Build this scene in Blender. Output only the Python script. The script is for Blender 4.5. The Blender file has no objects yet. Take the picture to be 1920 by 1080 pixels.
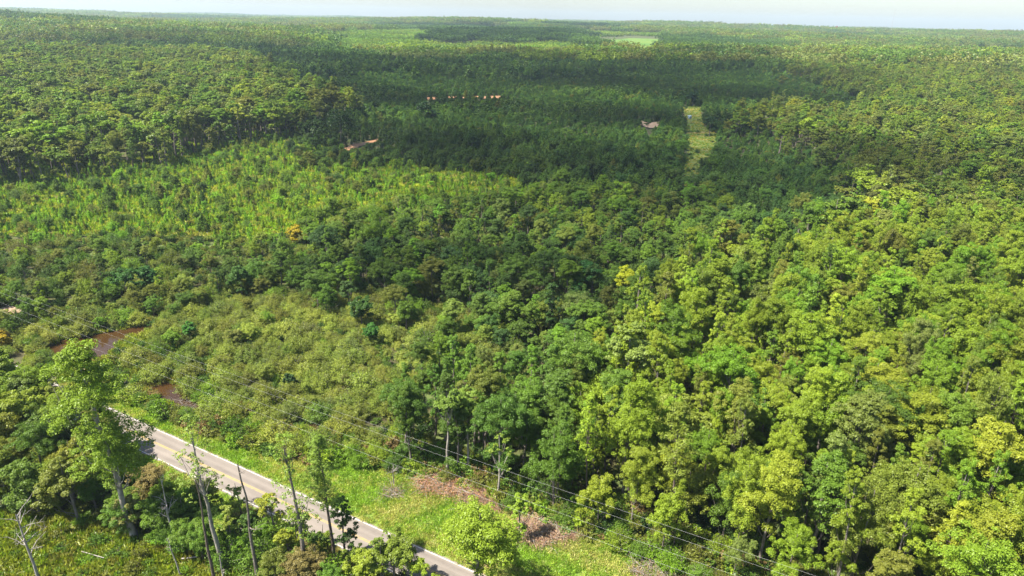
import bpy, math, random
import numpy as np
from mathutils import Vector, Matrix

R = math.radians
rng = np.random.default_rng(11)
random.seed(7)
scene = bpy.context.scene
C = scene.collection

# ------------------------------------------------------------------ camera
CAM_H = 75.0
FPX = 1297.0                      # focal length in pixels of the 1920 px wide photograph
PITCH = math.atan((540 - 37) / FPX)
ROLL = R(1.15)
cam_data = bpy.data.cameras.new('camera')
cam_data.sensor_width = 36.0
cam_data.lens = 36.0 * FPX / 1920.0
cam_data.clip_start = 0.5
cam_data.clip_end = 60000
cam = bpy.data.objects.new('camera', cam_data)
C.objects.link(cam)
MROT = Matrix.Rotation(math.pi / 2 - PITCH, 4, 'X') @ Matrix.Rotation(ROLL, 4, 'Z')
cam.matrix_world = Matrix.Translation((0, 0, CAM_H)) @ MROT
scene.camera = cam
RM = np.array(MROT.to_3x3())

# ------------------------------------------------------------------ sky, sun, exposure
SUN_EL, SUN_AZ = R(58), R(-108)    # azimuth from the view direction (+Y), negative to the west (-X)
S = np.array([math.sin(SUN_AZ) * math.cos(SUN_EL), math.cos(SUN_AZ) * math.cos(SUN_EL), math.sin(SUN_EL)])
world = bpy.data.worlds.new('World')
scene.world = world
world.use_nodes = True
wn = world.node_tree
sky = wn.nodes.new('ShaderNodeTexSky')
sky.sky_type = 'NISHITA'
sky.sun_disc = False
sky.sun_elevation = SUN_EL
sky.sun_rotation = SUN_AZ
sky.air_density = 1.0
sky.dust_density = 1.1
sky.ozone_density = 1.5
bg = wn.nodes['Background']
bg.inputs['Strength'].default_value = 0.070
wn.links.new(sky.outputs[0], bg.inputs['Color'])
sun_data = bpy.data.lights.new('sun', 'SUN')
sun_data.energy = 5.0
sun_data.angle = R(0.53)
sun_data.color = (1.0, 0.94, 0.82)
sun = bpy.data.objects.new('sun', sun_data)
sun.rotation_euler = Vector(S).to_track_quat('Z', 'Y').to_euler()
sun.location = (0, 0, 400)
C.objects.link(sun)
vs = scene.view_settings
vs.view_transform = 'Standard'
vs.look = 'None'
vs.exposure = 1.68
vs.gamma = 1.0
cy = scene.cycles
cy.max_bounces = 4
cy.diffuse_bounces = 2
cy.glossy_bounces = 2
cy.transmission_bounces = 2
cy.transparent_max_bounces = 16
cy.volume_bounces = 0
cy.use_denoising = True
cy.caustics_reflective = False
cy.caustics_refractive = False
cy.sample_clamp_indirect = 4.0

# ------------------------------------------------------------------ terrain and projection
def sm(t):
    t = np.clip(t, 0, 1)
    return t * t * (3 - 2 * t)

def hgt(x, y):
    x = np.asarray(x, float); y = np.asarray(y, float)
    d = np.hypot(x, y)
    z = 20 * sm((d - 250) / 1000) + 18 * sm((d - 1000) / 2600)
    a = sm((d - 280) / 1300)
    z = z + a * (5.0 * np.sin(x / 310 + 1.3) * np.cos(y / 420 + .4) + 3.2 * np.sin((x + .7 * y) / 205 + 2) + 4 * np.sin(y / 260 - x / 700))
    f = sm((d - 1500) / 3000)
    z = z + f * (7 * np.sin(x / 640 + .6) + 9 * np.sin(y / 520 + x / 1500) + 4 * np.sin(x / 270 + y / 400))
    z = z + 22 * np.exp(-(((x + 1500) / 620) ** 2 + ((y - 1750) / 560) ** 2))
    z = z + 14 * np.exp(-(((x + 330) / 700) ** 2 + ((y - 3300) / 600) ** 2))
    z = z - 9 * sm((x - 600) / 3500) * f
    return z

def proj(x, y, z):
    """world point -> pixel of the 1920x1080 photograph"""
    p = np.stack([np.asarray(x, float), np.asarray(y, float), np.asarray(z, float) - CAM_H], -1) @ RM
    w = np.maximum(-p[..., 2], 1e-3)
    px = 960 + FPX * p[..., 0] / w
    py = 540 - FPX * p[..., 1] / w
    bad = -p[..., 2] < 1
    return np.where(bad, -9e4, px), np.where(bad, 9e4, py), w

def ground(px, py, dz=0.0):
    """where the line of sight through a pixel meets the terrain (raised by dz)"""
    d = RM @ np.array([(px - 960) / FPX, -(py - 540) / FPX, -1.0])
    t0, t = 0.0, 20.0
    while t < 30000:
        q = d * t
        if CAM_H + q[2] < float(hgt(q[0], q[1])) + dz:
            break
        t0 = t
        t *= 1.01
    for _ in range(30):
        m = .5 * (t0 + t); q = d * m
        if CAM_H + q[2] < float(hgt(q[0], q[1])) + dz: t = m
        else: t0 = m
    q = d * t
    return np.array([q[0], q[1], CAM_H + q[2] - dz])

def height_to(base, py):
    """height of an upright whose top shows at pixel row py above the base point"""
    lo, hi = 0.0, 120.0
    for _ in range(40):
        m = .5 * (lo + hi)
        if proj(base[0], base[1], base[2] + m)[1] > py: lo = m
        else: hi = m
    return lo

def inside(px, py, poly):
    poly = np.asarray(poly, float)
    r = np.zeros(np.shape(px), bool)
    j = len(poly) - 1
    for i in range(len(poly)):
        xi, yi = poly[i]; xj, yj = poly[j]
        with np.errstate(divide='ignore', invalid='ignore'):
            c = ((yi > py) != (yj > py)) & (px < (xj - xi) * (py - yi) / (yj - yi + 1e-12) + xi)
        r ^= c
        j = i
    return r

# ------------------------------------------------------------------ materials
def node_mat(name):
    m = bpy.data.materials.new(name)
    m.use_nodes = True
    nt = m.node_tree
    nt.nodes.clear()
    out = nt.nodes.new('ShaderNodeOutputMaterial')
    return m, nt, out

def N(nt, t, **kw):
    n = nt.nodes.new(t)
    for k, v in kw.items():
        setattr(n, k, v)
    return n

def leaf_material(name, trans=0.34, gloss=0.012, var=0.36, yellow=0.3):
    m, nt, out = node_mat(name)
    L = nt.links.new
    at = N(nt, 'ShaderNodeAttribute', attribute_type='INSTANCER', attribute_name='tint')
    geo = N(nt, 'ShaderNodeNewGeometry')
    # leaf to leaf variation of value and hue
    mr = N(nt, 'ShaderNodeMapRange')
    mr.inputs[3].default_value = 1.3 * (1 - var * .62)
    mr.inputs[4].default_value = 1.3 * (1 + var * .62)
    L(geo.outputs['Random Per Island'], mr.inputs[0])
    mul = N(nt, 'ShaderNodeVectorMath', operation='MULTIPLY')
    L(at.outputs['Color'], mul.inputs[0])
    L(mr.outputs[0], mul.inputs[1])
    tone = N(nt, 'ShaderNodeVectorMath', operation='MULTIPLY'); tone.inputs[1].default_value = (.99, 1.02, .92)
    L(mul.outputs[0], tone.inputs[0]); mul = tone
    mlt = N(nt, 'ShaderNodeMath', operation='MULTIPLY'); mlt.inputs[1].default_value = 7.31
    L(geo.outputs['Random Per Island'], mlt.inputs[0])
    frc = N(nt, 'ShaderNodeMath', operation='FRACT'); L(mlt.outputs[0], frc.inputs[0])
    pw = N(nt, 'ShaderNodeMath', operation='POWER'); pw.inputs[1].default_value = 3.0; L(frc.outputs[0], pw.inputs[0])
    fm = N(nt, 'ShaderNodeMath', operation='MULTIPLY'); fm.inputs[1].default_value = yellow; L(pw.outputs[0], fm.inputs[0])
    warm = N(nt, 'ShaderNodeVectorMath', operation='MULTIPLY')
    warm.inputs[1].default_value = (1.25, 1.15, .8)
    L(mul.outputs[0], warm.inputs[0])
    mix = N(nt, 'ShaderNodeMix', data_type='RGBA')
    L(fm.outputs[0], mix.inputs[0]); L(mul.outputs[0], mix.inputs[6]); L(warm.outputs[0], mix.inputs[7])
    df = N(nt, 'ShaderNodeBsdfDiffuse'); L(mix.outputs[2], df.inputs[0])
    tr = N(nt, 'ShaderNodeBsdfTranslucent')
    tm = N(nt, 'ShaderNodeVectorMath', operation='MULTIPLY'); tm.inputs[1].default_value = (1.25, 1.3, .55)
    L(mix.outputs[2], tm.inputs[0]); L(tm.outputs[0], tr.inputs[0])
    ms = N(nt, 'ShaderNodeMixShader'); ms.inputs[0].default_value = trans
    L(df.outputs[0], ms.inputs[1]); L(tr.outputs[0], ms.inputs[2])
    gl = N(nt, 'ShaderNodeBsdfGlossy'); gl.inputs['Roughness'].default_value = .42
    gl.inputs['Color'].default_value = (.9, .95, .85, 1)
    m2 = N(nt, 'ShaderNodeMixShader'); m2.inputs[0].default_value = gloss
    L(ms.outputs[0], m2.inputs[1]); L(gl.outputs[0], m2.inputs[2])
    L(m2.outputs[0], out.inputs[0])
    return m

def rough_material(name, cols, scale=1.0, detail=6.0, rough=.9, bump=0.0, coord='Object', stretch=(1, 1, 1), lo=.3, hi=.7):
    """noise between two to four colours"""
    m, nt, out = node_mat(name)
    L = nt.links.new
    tc = N(nt, 'ShaderNodeTexCoord')
    mp = N(nt, 'ShaderNodeMapping'); mp.inputs['Scale'].default_value = stretch
    L(tc.outputs[coord], mp.inputs[0])
    nz = N(nt, 'ShaderNodeTexNoise'); nz.inputs['Scale'].default_value = scale
    nz.inputs['Detail'].default_value = detail; nz.inputs['Roughness'].default_value = .62
    L(mp.outputs[0], nz.inputs['Vector'])
    cr = N(nt, 'ShaderNodeValToRGB')
    e = cr.color_ramp.elements
    for i, c in enumerate(cols):
        p = lo + (hi - lo) * i / max(1, len(cols) - 1)
        if i < 2:
            e[i].position = p; e[i].color = (*c, 1)
        else:
            q = e.new(p); q.color = (*c, 1)
    L(nz.outputs['Fac'], cr.inputs[0])
    bs = N(nt, 'ShaderNodeBsdfPrincipled'); bs.inputs['Roughness'].default_value = rough
    bs.inputs['Specular IOR Level'].default_value = .25
    L(cr.outputs[0], bs.inputs['Base Color'])
    if bump:
        bp = N(nt, 'ShaderNodeBump'); bp.inputs['Strength'].default_value = bump; bp.inputs['Distance'].default_value = .3
        n2 = N(nt, 'ShaderNodeTexNoise'); n2.inputs['Scale'].default_value = scale * 4; n2.inputs['Detail'].default_value = 8
        L(mp.outputs[0], n2.inputs['Vector']); L(n2.outputs['Fac'], bp.inputs['Height']); L(bp.outputs[0], bs.inputs['Normal'])
    L(bs.outputs[0], out.inputs[0])
    return m

M = {}
M['leaf'] = leaf_material('leaf')
M['needle'] = leaf_material('needle', trans=.22, gloss=.01, var=.38, yellow=.2)
M['fine'] = leaf_material('fine_leaf', trans=.34, gloss=.01, var=.38, yellow=.25)
M['grassblade'] = leaf_material('grass_blade', trans=.4, gloss=.02, var=.6, yellow=.6)
M['dry'] = leaf_material('dry_leaf', trans=.15, gloss=.02, var=.9, yellow=.3)
M['bark'] = rough_material('bark', [(.075, .06, .05), (.16, .135, .115), (.25, .22, .19)], 3.0, stretch=(1, 1, .25), bump=.5)
M['palebark'] = rough_material('pale_bark', [(.15, .13, .11), (.25, .225, .195), (.37, .34, .30)], 2.5, stretch=(1, 1, .3), bump=.4)
M['deadwood'] = rough_material('dead_wood', [(.15, .13, .11), (.28, .25, .225), (.40, .365, .335)], 3.0, stretch=(1, 1, .3), bump=.4)
M['redwood'] = rough_material('dry_red_wood', [(.18, .10, .07), (.30, .17, .115), (.40, .26, .19)], 3.0, bump=.3)
M['darkbark'] = rough_material('dark_bark', [(.05, .038, .03), (.11, .085, .07), (.17, .13, .11)], 3.0, stretch=(1, 1, .25), bump=.5)
M['floor'] = rough_material('forest_floor', [(.035, .03, .016), (.06, .055, .022), (.06, .085, .02), (.09, .11, .03)], .12, detail=9, bump=.6, lo=.32, hi=.68)
M['turf'] = rough_material('turf', [(.26, .18, .10), (.17, .20, .045), (.12, .19, .03), (.20, .23, .06)], .22, detail=9, bump=.8, lo=.28, hi=.72)
M['rough_ground'] = rough_material('rough_ground', [(.20, .13, .075), (.16, .15, .05), (.11, .14, .03), (.17, .18, .05)], .18, detail=9, bump=.8, lo=.3, hi=.7)
M['field'] = rough_material('field_grass', [(.12, .17, .02), (.09, .16, .018), (.05, .12, .016)], .02, detail=7, lo=.35, hi=.65)
M['lane'] = rough_material('lane_grass', [(.24, .17, .06), (.15, .16, .035), (.08, .13, .02), (.18, .165, .04)], .07, detail=8, bump=.5, lo=.3, hi=.7)
M['clay'] = rough_material('red_clay', [(.30, .14, .065), (.38, .20, .10), (.42, .26, .15)], .15, detail=8, bump=.5)
M['sand'] = rough_material('pale_sand', [(.22, .15, .09), (.30, .21, .14), (.36, .27, .19)], .2, detail=8, bump=.5)
M['mud'] = rough_material('mud', [(.07, .045, .028), (.13, .08, .05), (.18, .13, .08)], .8, detail=8, rough=.6, bump=.6)
M['white'] = rough_material('white_paint', [(.15, .135, .12), (.40, .38, .355), (.48, .46, .44)], 1.3, detail=10, rough=.7, lo=.3, hi=.6)
M['yellow'] = rough_material('yellow_paint', [(.15, .13, .10), (.34, .235, .08), (.40, .265, .06)], 1.3, detail=10, rough=.7, lo=.3, hi=.62)
M['wire'] = rough_material('cable', [(.35, .35, .35), (.45, .45, .45)], 1.0, rough=.4)
M['pole'] = rough_material('pole_wood', [(.12, .09, .06), (.2, .16, .12)], 2.0, stretch=(1, 1, .2))

def principled(name, col, rough=.6, metal=0.0):
    return rough_material(name, [tuple(c * .86 for c in col), col], 3.0, rough=rough)

def water_material():
    m, nt, out = node_mat('brown_water')
    L = nt.links.new
    bs = N(nt, 'ShaderNodeBsdfPrincipled')
    bs.inputs['Roughness'].default_value = .06
    bs.inputs['IOR'].default_value = 1.33
    tc = N(nt, 'ShaderNodeTexCoord')
    nz = N(nt, 'ShaderNodeTexNoise'); nz.inputs['Scale'].default_value = .09; nz.inputs['Detail'].default_value = 5
    L(tc.outputs['Object'], nz.inputs['Vector'])
    cr = N(nt, 'ShaderNodeValToRGB')
    cr.color_ramp.elements[0].position = .35; cr.color_ramp.elements[0].color = (.034, .017, .006, 1)
    cr.color_ramp.elements[1].position = .68; cr.color_ramp.elements[1].color = (.048, .025, .009, 1)
    L(nz.outputs['Fac'], cr.inputs[0]); L(cr.outputs[0], bs.inputs['Base Color'])
    bp = N(nt, 'ShaderNodeBump'); bp.inputs['Strength'].default_value = .06; bp.inputs['Distance'].default_value = .08
    n2 = N(nt, 'ShaderNodeTexNoise'); n2.inputs['Scale'].default_value = 1.6; n2.inputs['Detail'].default_value = 4
    L(tc.outputs['Object'], n2.inputs['Vector']); L(n2.outputs['Fac'], bp.inputs['Height']); L(bp.outputs[0], bs.inputs['Normal'])
    L(bs.outputs[0], out.inputs[0])
    return m
M['water'] = water_material()

# ------------------------------------------------------------------ mesh helpers
class MB:
    """collects vertices and faces; build() links them as one mesh object"""
    def __init__(self):
        self.v, self.f, self.m, self.n = [], [], [], 0
    def add(self, v, f, mat=0):
        v = np.asarray(v, float); f = np.asarray(f, int)
        self.v.append(v); self.f.append(f + self.n); self.m.append(np.full(len(f), mat)); self.n += len(v)
    def quads(self, P, Nn, size, aspect, tdir=None, mat=0):
        """kite shaped leaves: centres, normals, lengths, width ratio"""
        n = len(P)
        Nn = Nn / np.maximum(np.linalg.norm(Nn, axis=1, keepdims=True), 1e-6)
        t = rng.normal(size=(n, 3)) if tdir is None else tdir + rng.normal(size=(n, 3)) * .35
        t -= Nn * np.sum(t * Nn, 1, keepdims=True)
        t /= np.maximum(np.linalg.norm(t, axis=1, keepdims=True), 1e-6)
        b = np.cross(Nn, t)
        h = (np.asarray(size) * .5).reshape(-1, 1)
        w = h * aspect
        v = np.stack([P - t * h, P + b * w + t * h * .15, P + t * h, P - b * w + t * h * .15], 1).reshape(-1, 3)
        f = np.arange(4 * n).reshape(n, 4)
        self.add(v, f, mat)
    def tube(self, pts, rad, sides=6, mat=0):
        pts = np.asarray(pts, float); rad = np.asarray(rad, float)
        k = len(pts)
        d = np.gradient(pts, axis=0)
        d /= np.maximum(np.linalg.norm(d, axis=1, keepdims=True), 1e-6)
        ref = np.where(np.abs(d[:, 2:3]) > .9, np.array([[1., 0, 0]]), np.array([[0, 0, 1.]]))
        a = np.cross(d, ref); a /= np.maximum(np.linalg.norm(a, axis=1, keepdims=True), 1e-6)
        b = np.cross(d, a)
        th = np.linspace(0, 2 * math.pi, sides, endpoint=False)
        v = pts[:, None] + rad[:, None, None] * (np.cos(th)[None, :, None] * a[:, None] + np.sin(th)[None, :, None] * b[:, None])
        v = v.reshape(-1, 3)
        i = np.arange(k - 1)[:, None] * sides; j = np.arange(sides)[None]; j2 = (j + 1) % sides
        f = np.stack([i + j, i + j2, i + sides + j2, i + sides + j], -1).reshape(-1, 4)
        self.add(v, f, mat)
    def box(self, c, s, mat=0, rz=0.0):
        c = np.array(c, float); s = np.array(s, float) / 2
        v = np.array([[x, y, z] for z in (-1, 1) for x, y in ((-1, -1), (1, -1), (1, 1), (-1, 1))], float) * s
        cs, sn = math.cos(rz), math.sin(rz)
        v = np.stack([v[:, 0] * cs - v[:, 1] * sn, v[:, 0] * sn + v[:, 1] * cs, v[:, 2]], 1) + c
        self.add(v, [[3, 2, 1, 0], [4, 5, 6, 7], [0, 1, 5, 4], [1, 2, 6, 5], [2, 3, 7, 6], [3, 0, 4, 7]], mat)
    def mesh(self, name, mats, smooth=False):
        me = bpy.data.meshes.new(name)
        V = np.concatenate(self.v).astype(np.float32); F = np.concatenate(self.f).astype(np.int32)
        k = F.shape[1]
        me.vertices.add(len(V)); me.vertices.foreach_set('co', V.ravel())
        me.loops.add(F.size); me.loops.foreach_set('vertex_index', F.ravel())
        me.polygons.add(len(F)); me.polygons.foreach_set('loop_start', np.arange(0, F.size, k, dtype=np.int32))
        me.polygons.foreach_set('material_index', np.concatenate(self.m).astype(np.int32))
        if smooth: me.polygons.foreach_set('use_smooth', np.ones(len(F), bool))
        me.update(calc_edges=True)
        for m in mats: me.materials.append(m)
        return me
    def build(self, name, mats, parent=None, smooth=False):
        return link(name, self.mesh(name, mats if isinstance(mats, (list, tuple)) else [mats], smooth), parent)

def link(name, data, parent=None):
    o = bpy.data.objects.new(name, data)
    C.objects.link(o)
    if parent is not None: o.parent = parent
    return o

LABELS = set()
def tag(o, label, cat=None, group=None, kind=None):
    o['label'] = label
    if cat: o['category'] = cat
    if group: o['group'] = group
    if kind: o['kind'] = kind
    LABELS.add(label)
    return o

def empty(name, loc, rz=0.0):
    o = link(name, None)
    o.empty_display_size = .5
    o.location = loc
    o.rotation_euler.z = rz
    return o

def sheet(name, poly, dz, mat, step, ragged=0.0, world_poly=False):
    """a ground sheet filling a polygon (given in photo pixels on the ground, or in metres), following the terrain"""
    P = np.asarray(poly, float) if world_poly else np.array([ground(a, b)[:2] for a, b in poly])
    # subdivide and roughen the outline
    out = []
    for i in range(len(P)):
        a, b = P[i], P[(i + 1) % len(P)]
        n = max(2, int(np.hypot(*(b - a)) / step))
        nn = np.array([-(b - a)[1], (b - a)[0]]); nn = nn / max(np.hypot(*nn), 1e-6)
        for k in range(n):
            q = a + (b - a) * k / n
            out.append(q + nn * rng.normal() * ragged)
    import bmesh
    bm = bmesh.new()
    vs_ = [bm.verts.new((q[0], q[1], float(hgt(q[0], q[1])) + dz)) for q in out]
    f = bm.faces.new(vs_)
    if f.normal.z < 0: f.normal_flip()
    bmesh.ops.triangulate(bm, faces=[f])
    far = np.hypot(*P.mean(0)) > 260
    if far:
        for _ in range(2): bmesh.ops.subdivide_edges(bm, edges=[e for e in bm.edges if e.calc_length() > step * 2], cuts=2, use_grid_fill=True)
        for v in bm.verts: v.co.z = float(hgt(v.co.x, v.co.y)) + dz
    me = bpy.data.meshes.new(name); bm.to_mesh(me); bm.free()
    me.materials.append(mat)
    return link(name, me)

# ------------------------------------------------------------------ ground, road, water
gr = np.concatenate([[0.0], np.geomspace(12, 40000, 190)])
ga = np.linspace(0, 2 * math.pi, 288, endpoint=False)
gx = gr[:, None] * np.sin(ga)[None]; gy = gr[:, None] * np.cos(ga)[None]
b = MB()
i = np.arange(len(gr) - 1)[:, None] * len(ga); j = np.arange(len(ga))[None]; j2 = (j + 1) % len(ga)
b.add(np.stack([gx, gy, hgt(gx, gy)], -1).reshape(-1, 3), np.stack([i + j, i + len(ga) + j, i + len(ga) + j2, i + j2], -1).reshape(-1, 4))
o = b.build('ground', M['floor'], smooth=True)
tag(o, 'wooded ground rolling away to the horizon', kind='structure')

RA = ground(815, 1040)[:2]; RB = ground(288, 803)[:2]      # far edge line of the road
RD = (RA - RB) / np.hypot(*(RA - RB))                       # towards the lower right
RN = np.array([-RD[1], RD[0]])                              # towards the far side (away from the camera)
if RN[1] < 0: RN = -RN
ROADW = abs(np.dot(ground(282, 854)[:2] - RB, RN))
RC = RB - RN * ROADW / 2                                    # a point of the centre line
def road_uv(x, y):
    dx = np.asarray(x) - RC[0]; dy = np.asarray(y) - RC[1]
    return dx * RD[0] + dy * RD[1], dx * RN[0] + dy * RN[1]
def road_pt(u, v):
    return RC + RD * u + RN * v
print('road width', ROADW)

def asphalt_material():
    m, nt, out = node_mat('asphalt')
    L = nt.links.new
    tc = N(nt, 'ShaderNodeTexCoord')
    mp = N(nt, 'ShaderNodeMapping', vector_type='TEXTURE')
    mp.inputs['Location'].default_value = (RC[0], RC[1], 0); mp.inputs['Rotation'].default_value = (0, 0, math.atan2(RD[1], RD[0]))
    L(tc.outputs['Object'], mp.inputs[0])                       # x along the road, y across it
    def noise(sc, stretch, det):
        m2 = N(nt, 'ShaderNodeMapping'); m2.inputs['Scale'].default_value = stretch; L(mp.outputs[0], m2.inputs[0])
        n = N(nt, 'ShaderNodeTexNoise'); n.inputs['Scale'].default_value = sc; n.inputs['Detail'].default_value = det; n.inputs['Roughness'].default_value = .65
        L(m2.outputs[0], n.inputs['Vector']); return n.outputs['Fac']
    sx = N(nt, 'ShaderNodeSeparateXYZ'); L(mp.outputs[0], sx.inputs[0])
    wv = N(nt, 'ShaderNodeMath', operation='MULTIPLY'); wv.inputs[1].default_value = 2 * math.pi / (ROADW / 4); L(sx.outputs[1], wv.inputs[0])
    cs_ = N(nt, 'ShaderNodeMath', operation='COSINE'); L(wv.outputs[0], cs_.inputs[0])      # worn wheel tracks
    def madd(a, k, b_):
        n = N(nt, 'ShaderNodeMath', operation='MULTIPLY_ADD'); L(a, n.inputs[0]); n.inputs[1].default_value = k
        if isinstance(b_, float): n.inputs[2].default_value = b_
        else: L(b_, n.inputs[2])
        return n.outputs[0]
    f = madd(noise(.5, (.06, 1, 1), 8), .55, 0.0)
    f = madd(noise(.28, (.5, 1, 1), 6), .45, f)
    f = madd(noise(9, (1, 1, 1), 4), .14, f)
    f = madd(cs_.outputs[0], .045, f)
    cr = N(nt, 'ShaderNodeValToRGB'); e = cr.color_ramp.elements
    e[0].position = .36; e[0].color = (.105, .090, .079, 1); e[1].position = .78; e[1].color = (.215, .186, .162, 1)
    q = e.new(.55); q.color = (.162, .140, .122, 1)
    L(f, cr.inputs[0])
    bs = N(nt, 'ShaderNodeBsdfPrincipled'); bs.inputs['Roughness'].default_value = .92; bs.inputs['Specular IOR Level'].default_value = .2
    L(cr.outputs[0], bs.inputs['Base Color']); L(bs.outputs[0], out.inputs[0])
    return m
M['asphalt'] = asphalt_material()

def strip(name, u0, u1, v0, v1, z, mat, parent=None, seg=60):
    b = MB()
    u = np.linspace(u0, u1, seg + 1)
    a = np.array([[*road_pt(t, v0), z] for t in u]); c = np.array([[*road_pt(t, v1), z] for t in u])
    k = np.arange(seg)
    b.add(np.concatenate([a, c]), np.stack([k, k + 1, k + seg + 2, k + seg + 1], 1))
    return b.build(name, mat, parent)
HW = ROADW / 2
road = strip('road', -190, 160, -HW - .35, HW + .35, .05, M['asphalt'])
tag(road, 'pale two-lane country road between the trees', kind='structure')
strip('edge_line', -190, 160, HW - .08, HW + .08, .056, M['white'], road)
strip('edge_line', -190, 160, -HW - .08, -HW + .08, .056, M['white'], road)
strip('centre_line', -190, 160, .07, .19, .056, M['yellow'], road)
strip('centre_line', -190, 160, -.19, -.07, .056, M['yellow'], road)

def uvpoly(pts): return [tuple(road_pt(u, v)) for u, v in pts]
o = sheet('grass_verge', uvpoly([(-30, HW), (160, HW), (160, 21), (100, 20.5), (61, 20.5), (51, 18), (44, 16), (36, 12), (23, 8), (12, 7.5), (-6, 7), (-30, 8)]), .02, M['turf'], 2.0, .35, True)
tag(o, 'sunlit grass strip along the road below the power lines', kind='structure')
o = sheet('grass_shoulder', uvpoly([(-40, -HW), (160, -HW), (160, -HW - 7), (60, -HW - 6), (0, -HW - 5.5), (-40, -HW - 4)]), .016, M['turf'], 2.0, .35, True)
tag(o, 'grass shoulder on the near side of the road', kind='structure')
CLEARING = [(-300, 955), (60, 950), (150, 968), (235, 985), (330, 1000), (470, 1036), (620, 1060), (760, 1090), (840, 1300), (-300, 1300)]
o = sheet('clearing_ground', CLEARING, .012, M['rough_ground'], 3.0, .5)
tag(o, 'weedy clearing in front of the roadside trees', kind='structure')

POND1 = [(85, 652), (120, 638), (190, 625), (240, 617), (278, 610), (290, 617), (245, 633), (224, 645), (208, 662), (168, 681), (112, 676), (84, 664)]
POND2 = [(284, 727), (312, 719), (336, 720), (350, 732), (360, 748), (388, 760), (386, 776), (340, 766), (296, 750)]
POND5 = [(302, 607), (328, 600), (338, 607), (320, 622)]
POND3 = [(372, 688), (396, 682), (400, 694), (380, 700)]
POND4 = [(482, 848), (505, 842), (512, 855), (490, 862)]
for k, (pp, lab) in enumerate([(POND1, 'muddy brown pond among the willows'), (POND2, 'small brown pool beside the road bank'), (POND3, 'tiny brown pool between willow bushes'), (POND4, 'tiny brown puddle below the grass bank'), (POND5, 'narrow brown arm of the pond beside a bright bush')]):
    cx = np.mean([p[0] for p in pp]); cyy = np.mean([p[1] for p in pp])
    o = sheet('mud_bank', [(cx + (p[0] - cx) * 1.12, cyy + (p[1] - cyy) * 1.2) for p in pp], .02, M['mud'], 1.5, .3); tag(o, 'muddy bank round the ' + lab, kind='structure')
    o = sheet('pond_water', pp, .045, M['water'], 1.2, .12)
    tag(o, lab, kind='structure')
SAND = [(-40, 588), (20, 574), (45, 580), (30, 592), (-40, 606)]
o = sheet('sandy_patch', SAND, .02, M['sand'], 1.5, .3); tag(o, 'bare pale sandy patch at the edge of the willows', kind='structure')
LANE = [(1268, 350), (1282, 330), (1280, 312), (1291, 296), (1287, 272), (1290, 255), (1282, 236), (1284, 216), (1278, 202), (1300, 199), (1316, 201), (1314, 214), (1322, 222), (1318, 236), (1334, 248), (1347, 252), (1340, 272), (1332, 290), (1320, 302), (1312, 326), (1296, 342), (1290, 356)]
o = sheet('grass_lane', LANE, .35, M['lane'], 4, .8); tag(o, 'grassy lane running up through the young pines', kind='structure')
TRACK1 = [(642, 280), (664, 271), (690, 266), (708, 261), (712, 264), (694, 270), (674, 275), (652, 284)]
TRACK2 = [(792, 184), (862, 180), (905, 181), (948, 180), (954, 184), (902, 186), (850, 185), (800, 188)]
TRACK3 = [(1190, 231), (1202, 228), (1216, 231), (1238, 229), (1237, 238), (1222, 242), (1208, 238), (1198, 236)]
for pp, lab, mt in ((TRACK1, 'red clay track at the edge of the bright field', 'clay'), (TRACK2, 'strip of red clay track across the pine plantation', 'clay'), (TRACK3, 'bare tan patch beside the grassy lane', 'sand')):
    o = sheet('clay_track', pp, .4, M[mt], 5, .4); tag(o, lab, kind='structure')
FIELD = [(1100, 77), (1120, 74), (1150, 75), (1180, 72), (1215, 73), (1240, 74), (1238, 86), (1230, 97), (1205, 92), (1170, 90), (1140, 82)]
o = sheet('far_field', FIELD, .8, M['field'], 30, 1); tag(o, 'bright green open field among far woods', kind='structure')

# ------------------------------------------------------------------ plant sources
def blob_leaves(mb, c, r, n, size, aspect, flat=.75, up=.55, mat=0, spread=.85, tup=0.0):
    d = rng.normal(size=(n, 3)); d /= np.linalg.norm(d, axis=1, keepdims=True)
    d[:, 2] = np.where(d[:, 2] < -.35, -d[:, 2], d[:, 2])
    rr = r * (1 - .5 * rng.random((n, 1)) ** 2)
    p = c + d * rr * np.array([1, 1, flat]) 
    nn = d * .75 + np.array([0, 0, up]) + rng.normal(size=(n, 3)) * spread * .5
    td = None
    if tup: td = d * .5 + np.array([0, 0, tup])
    mb.quads(p, nn, size * (.65 + .7 * rng.random(n)), aspect, td, mat)

def trunk_path(h, lean=.025, n=7, wob=.008):
    t = np.linspace(0, 1, n)
    p = np.zeros((n, 3)); p[:, 2] = t * h
    a = rng.random() * 6.28
    p[:, 0] = h * (lean * t * math.cos(a) + np.cumsum(rng.normal(size=n)) * wob); p[:, 1] = h * (lean * t * math.sin(a) + np.cumsum(rng.normal(size=n)) * wob)
    p[:, :2] -= p[0, :2]
    return p

def at_h(path, z):
    return np.array([np.interp(z, path[:, 2], path[:, 0]), np.interp(z, path[:, 2], path[:, 1]), z])

def limb(mb, a, c, r0, r1=.03, sag=.12, sides=5):
    L_ = np.linalg.norm(c - a)
    m = .5 * (a + c) + np.array([0, 0, -sag * L_]) + rng.normal(size=3) * .05 * L_
    mb.tube([a, .5 * (a + m) + rng.normal(size=3) * .02 * L_, m, c], [r0, r0 * .8, r0 * .55, r1], sides)

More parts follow.
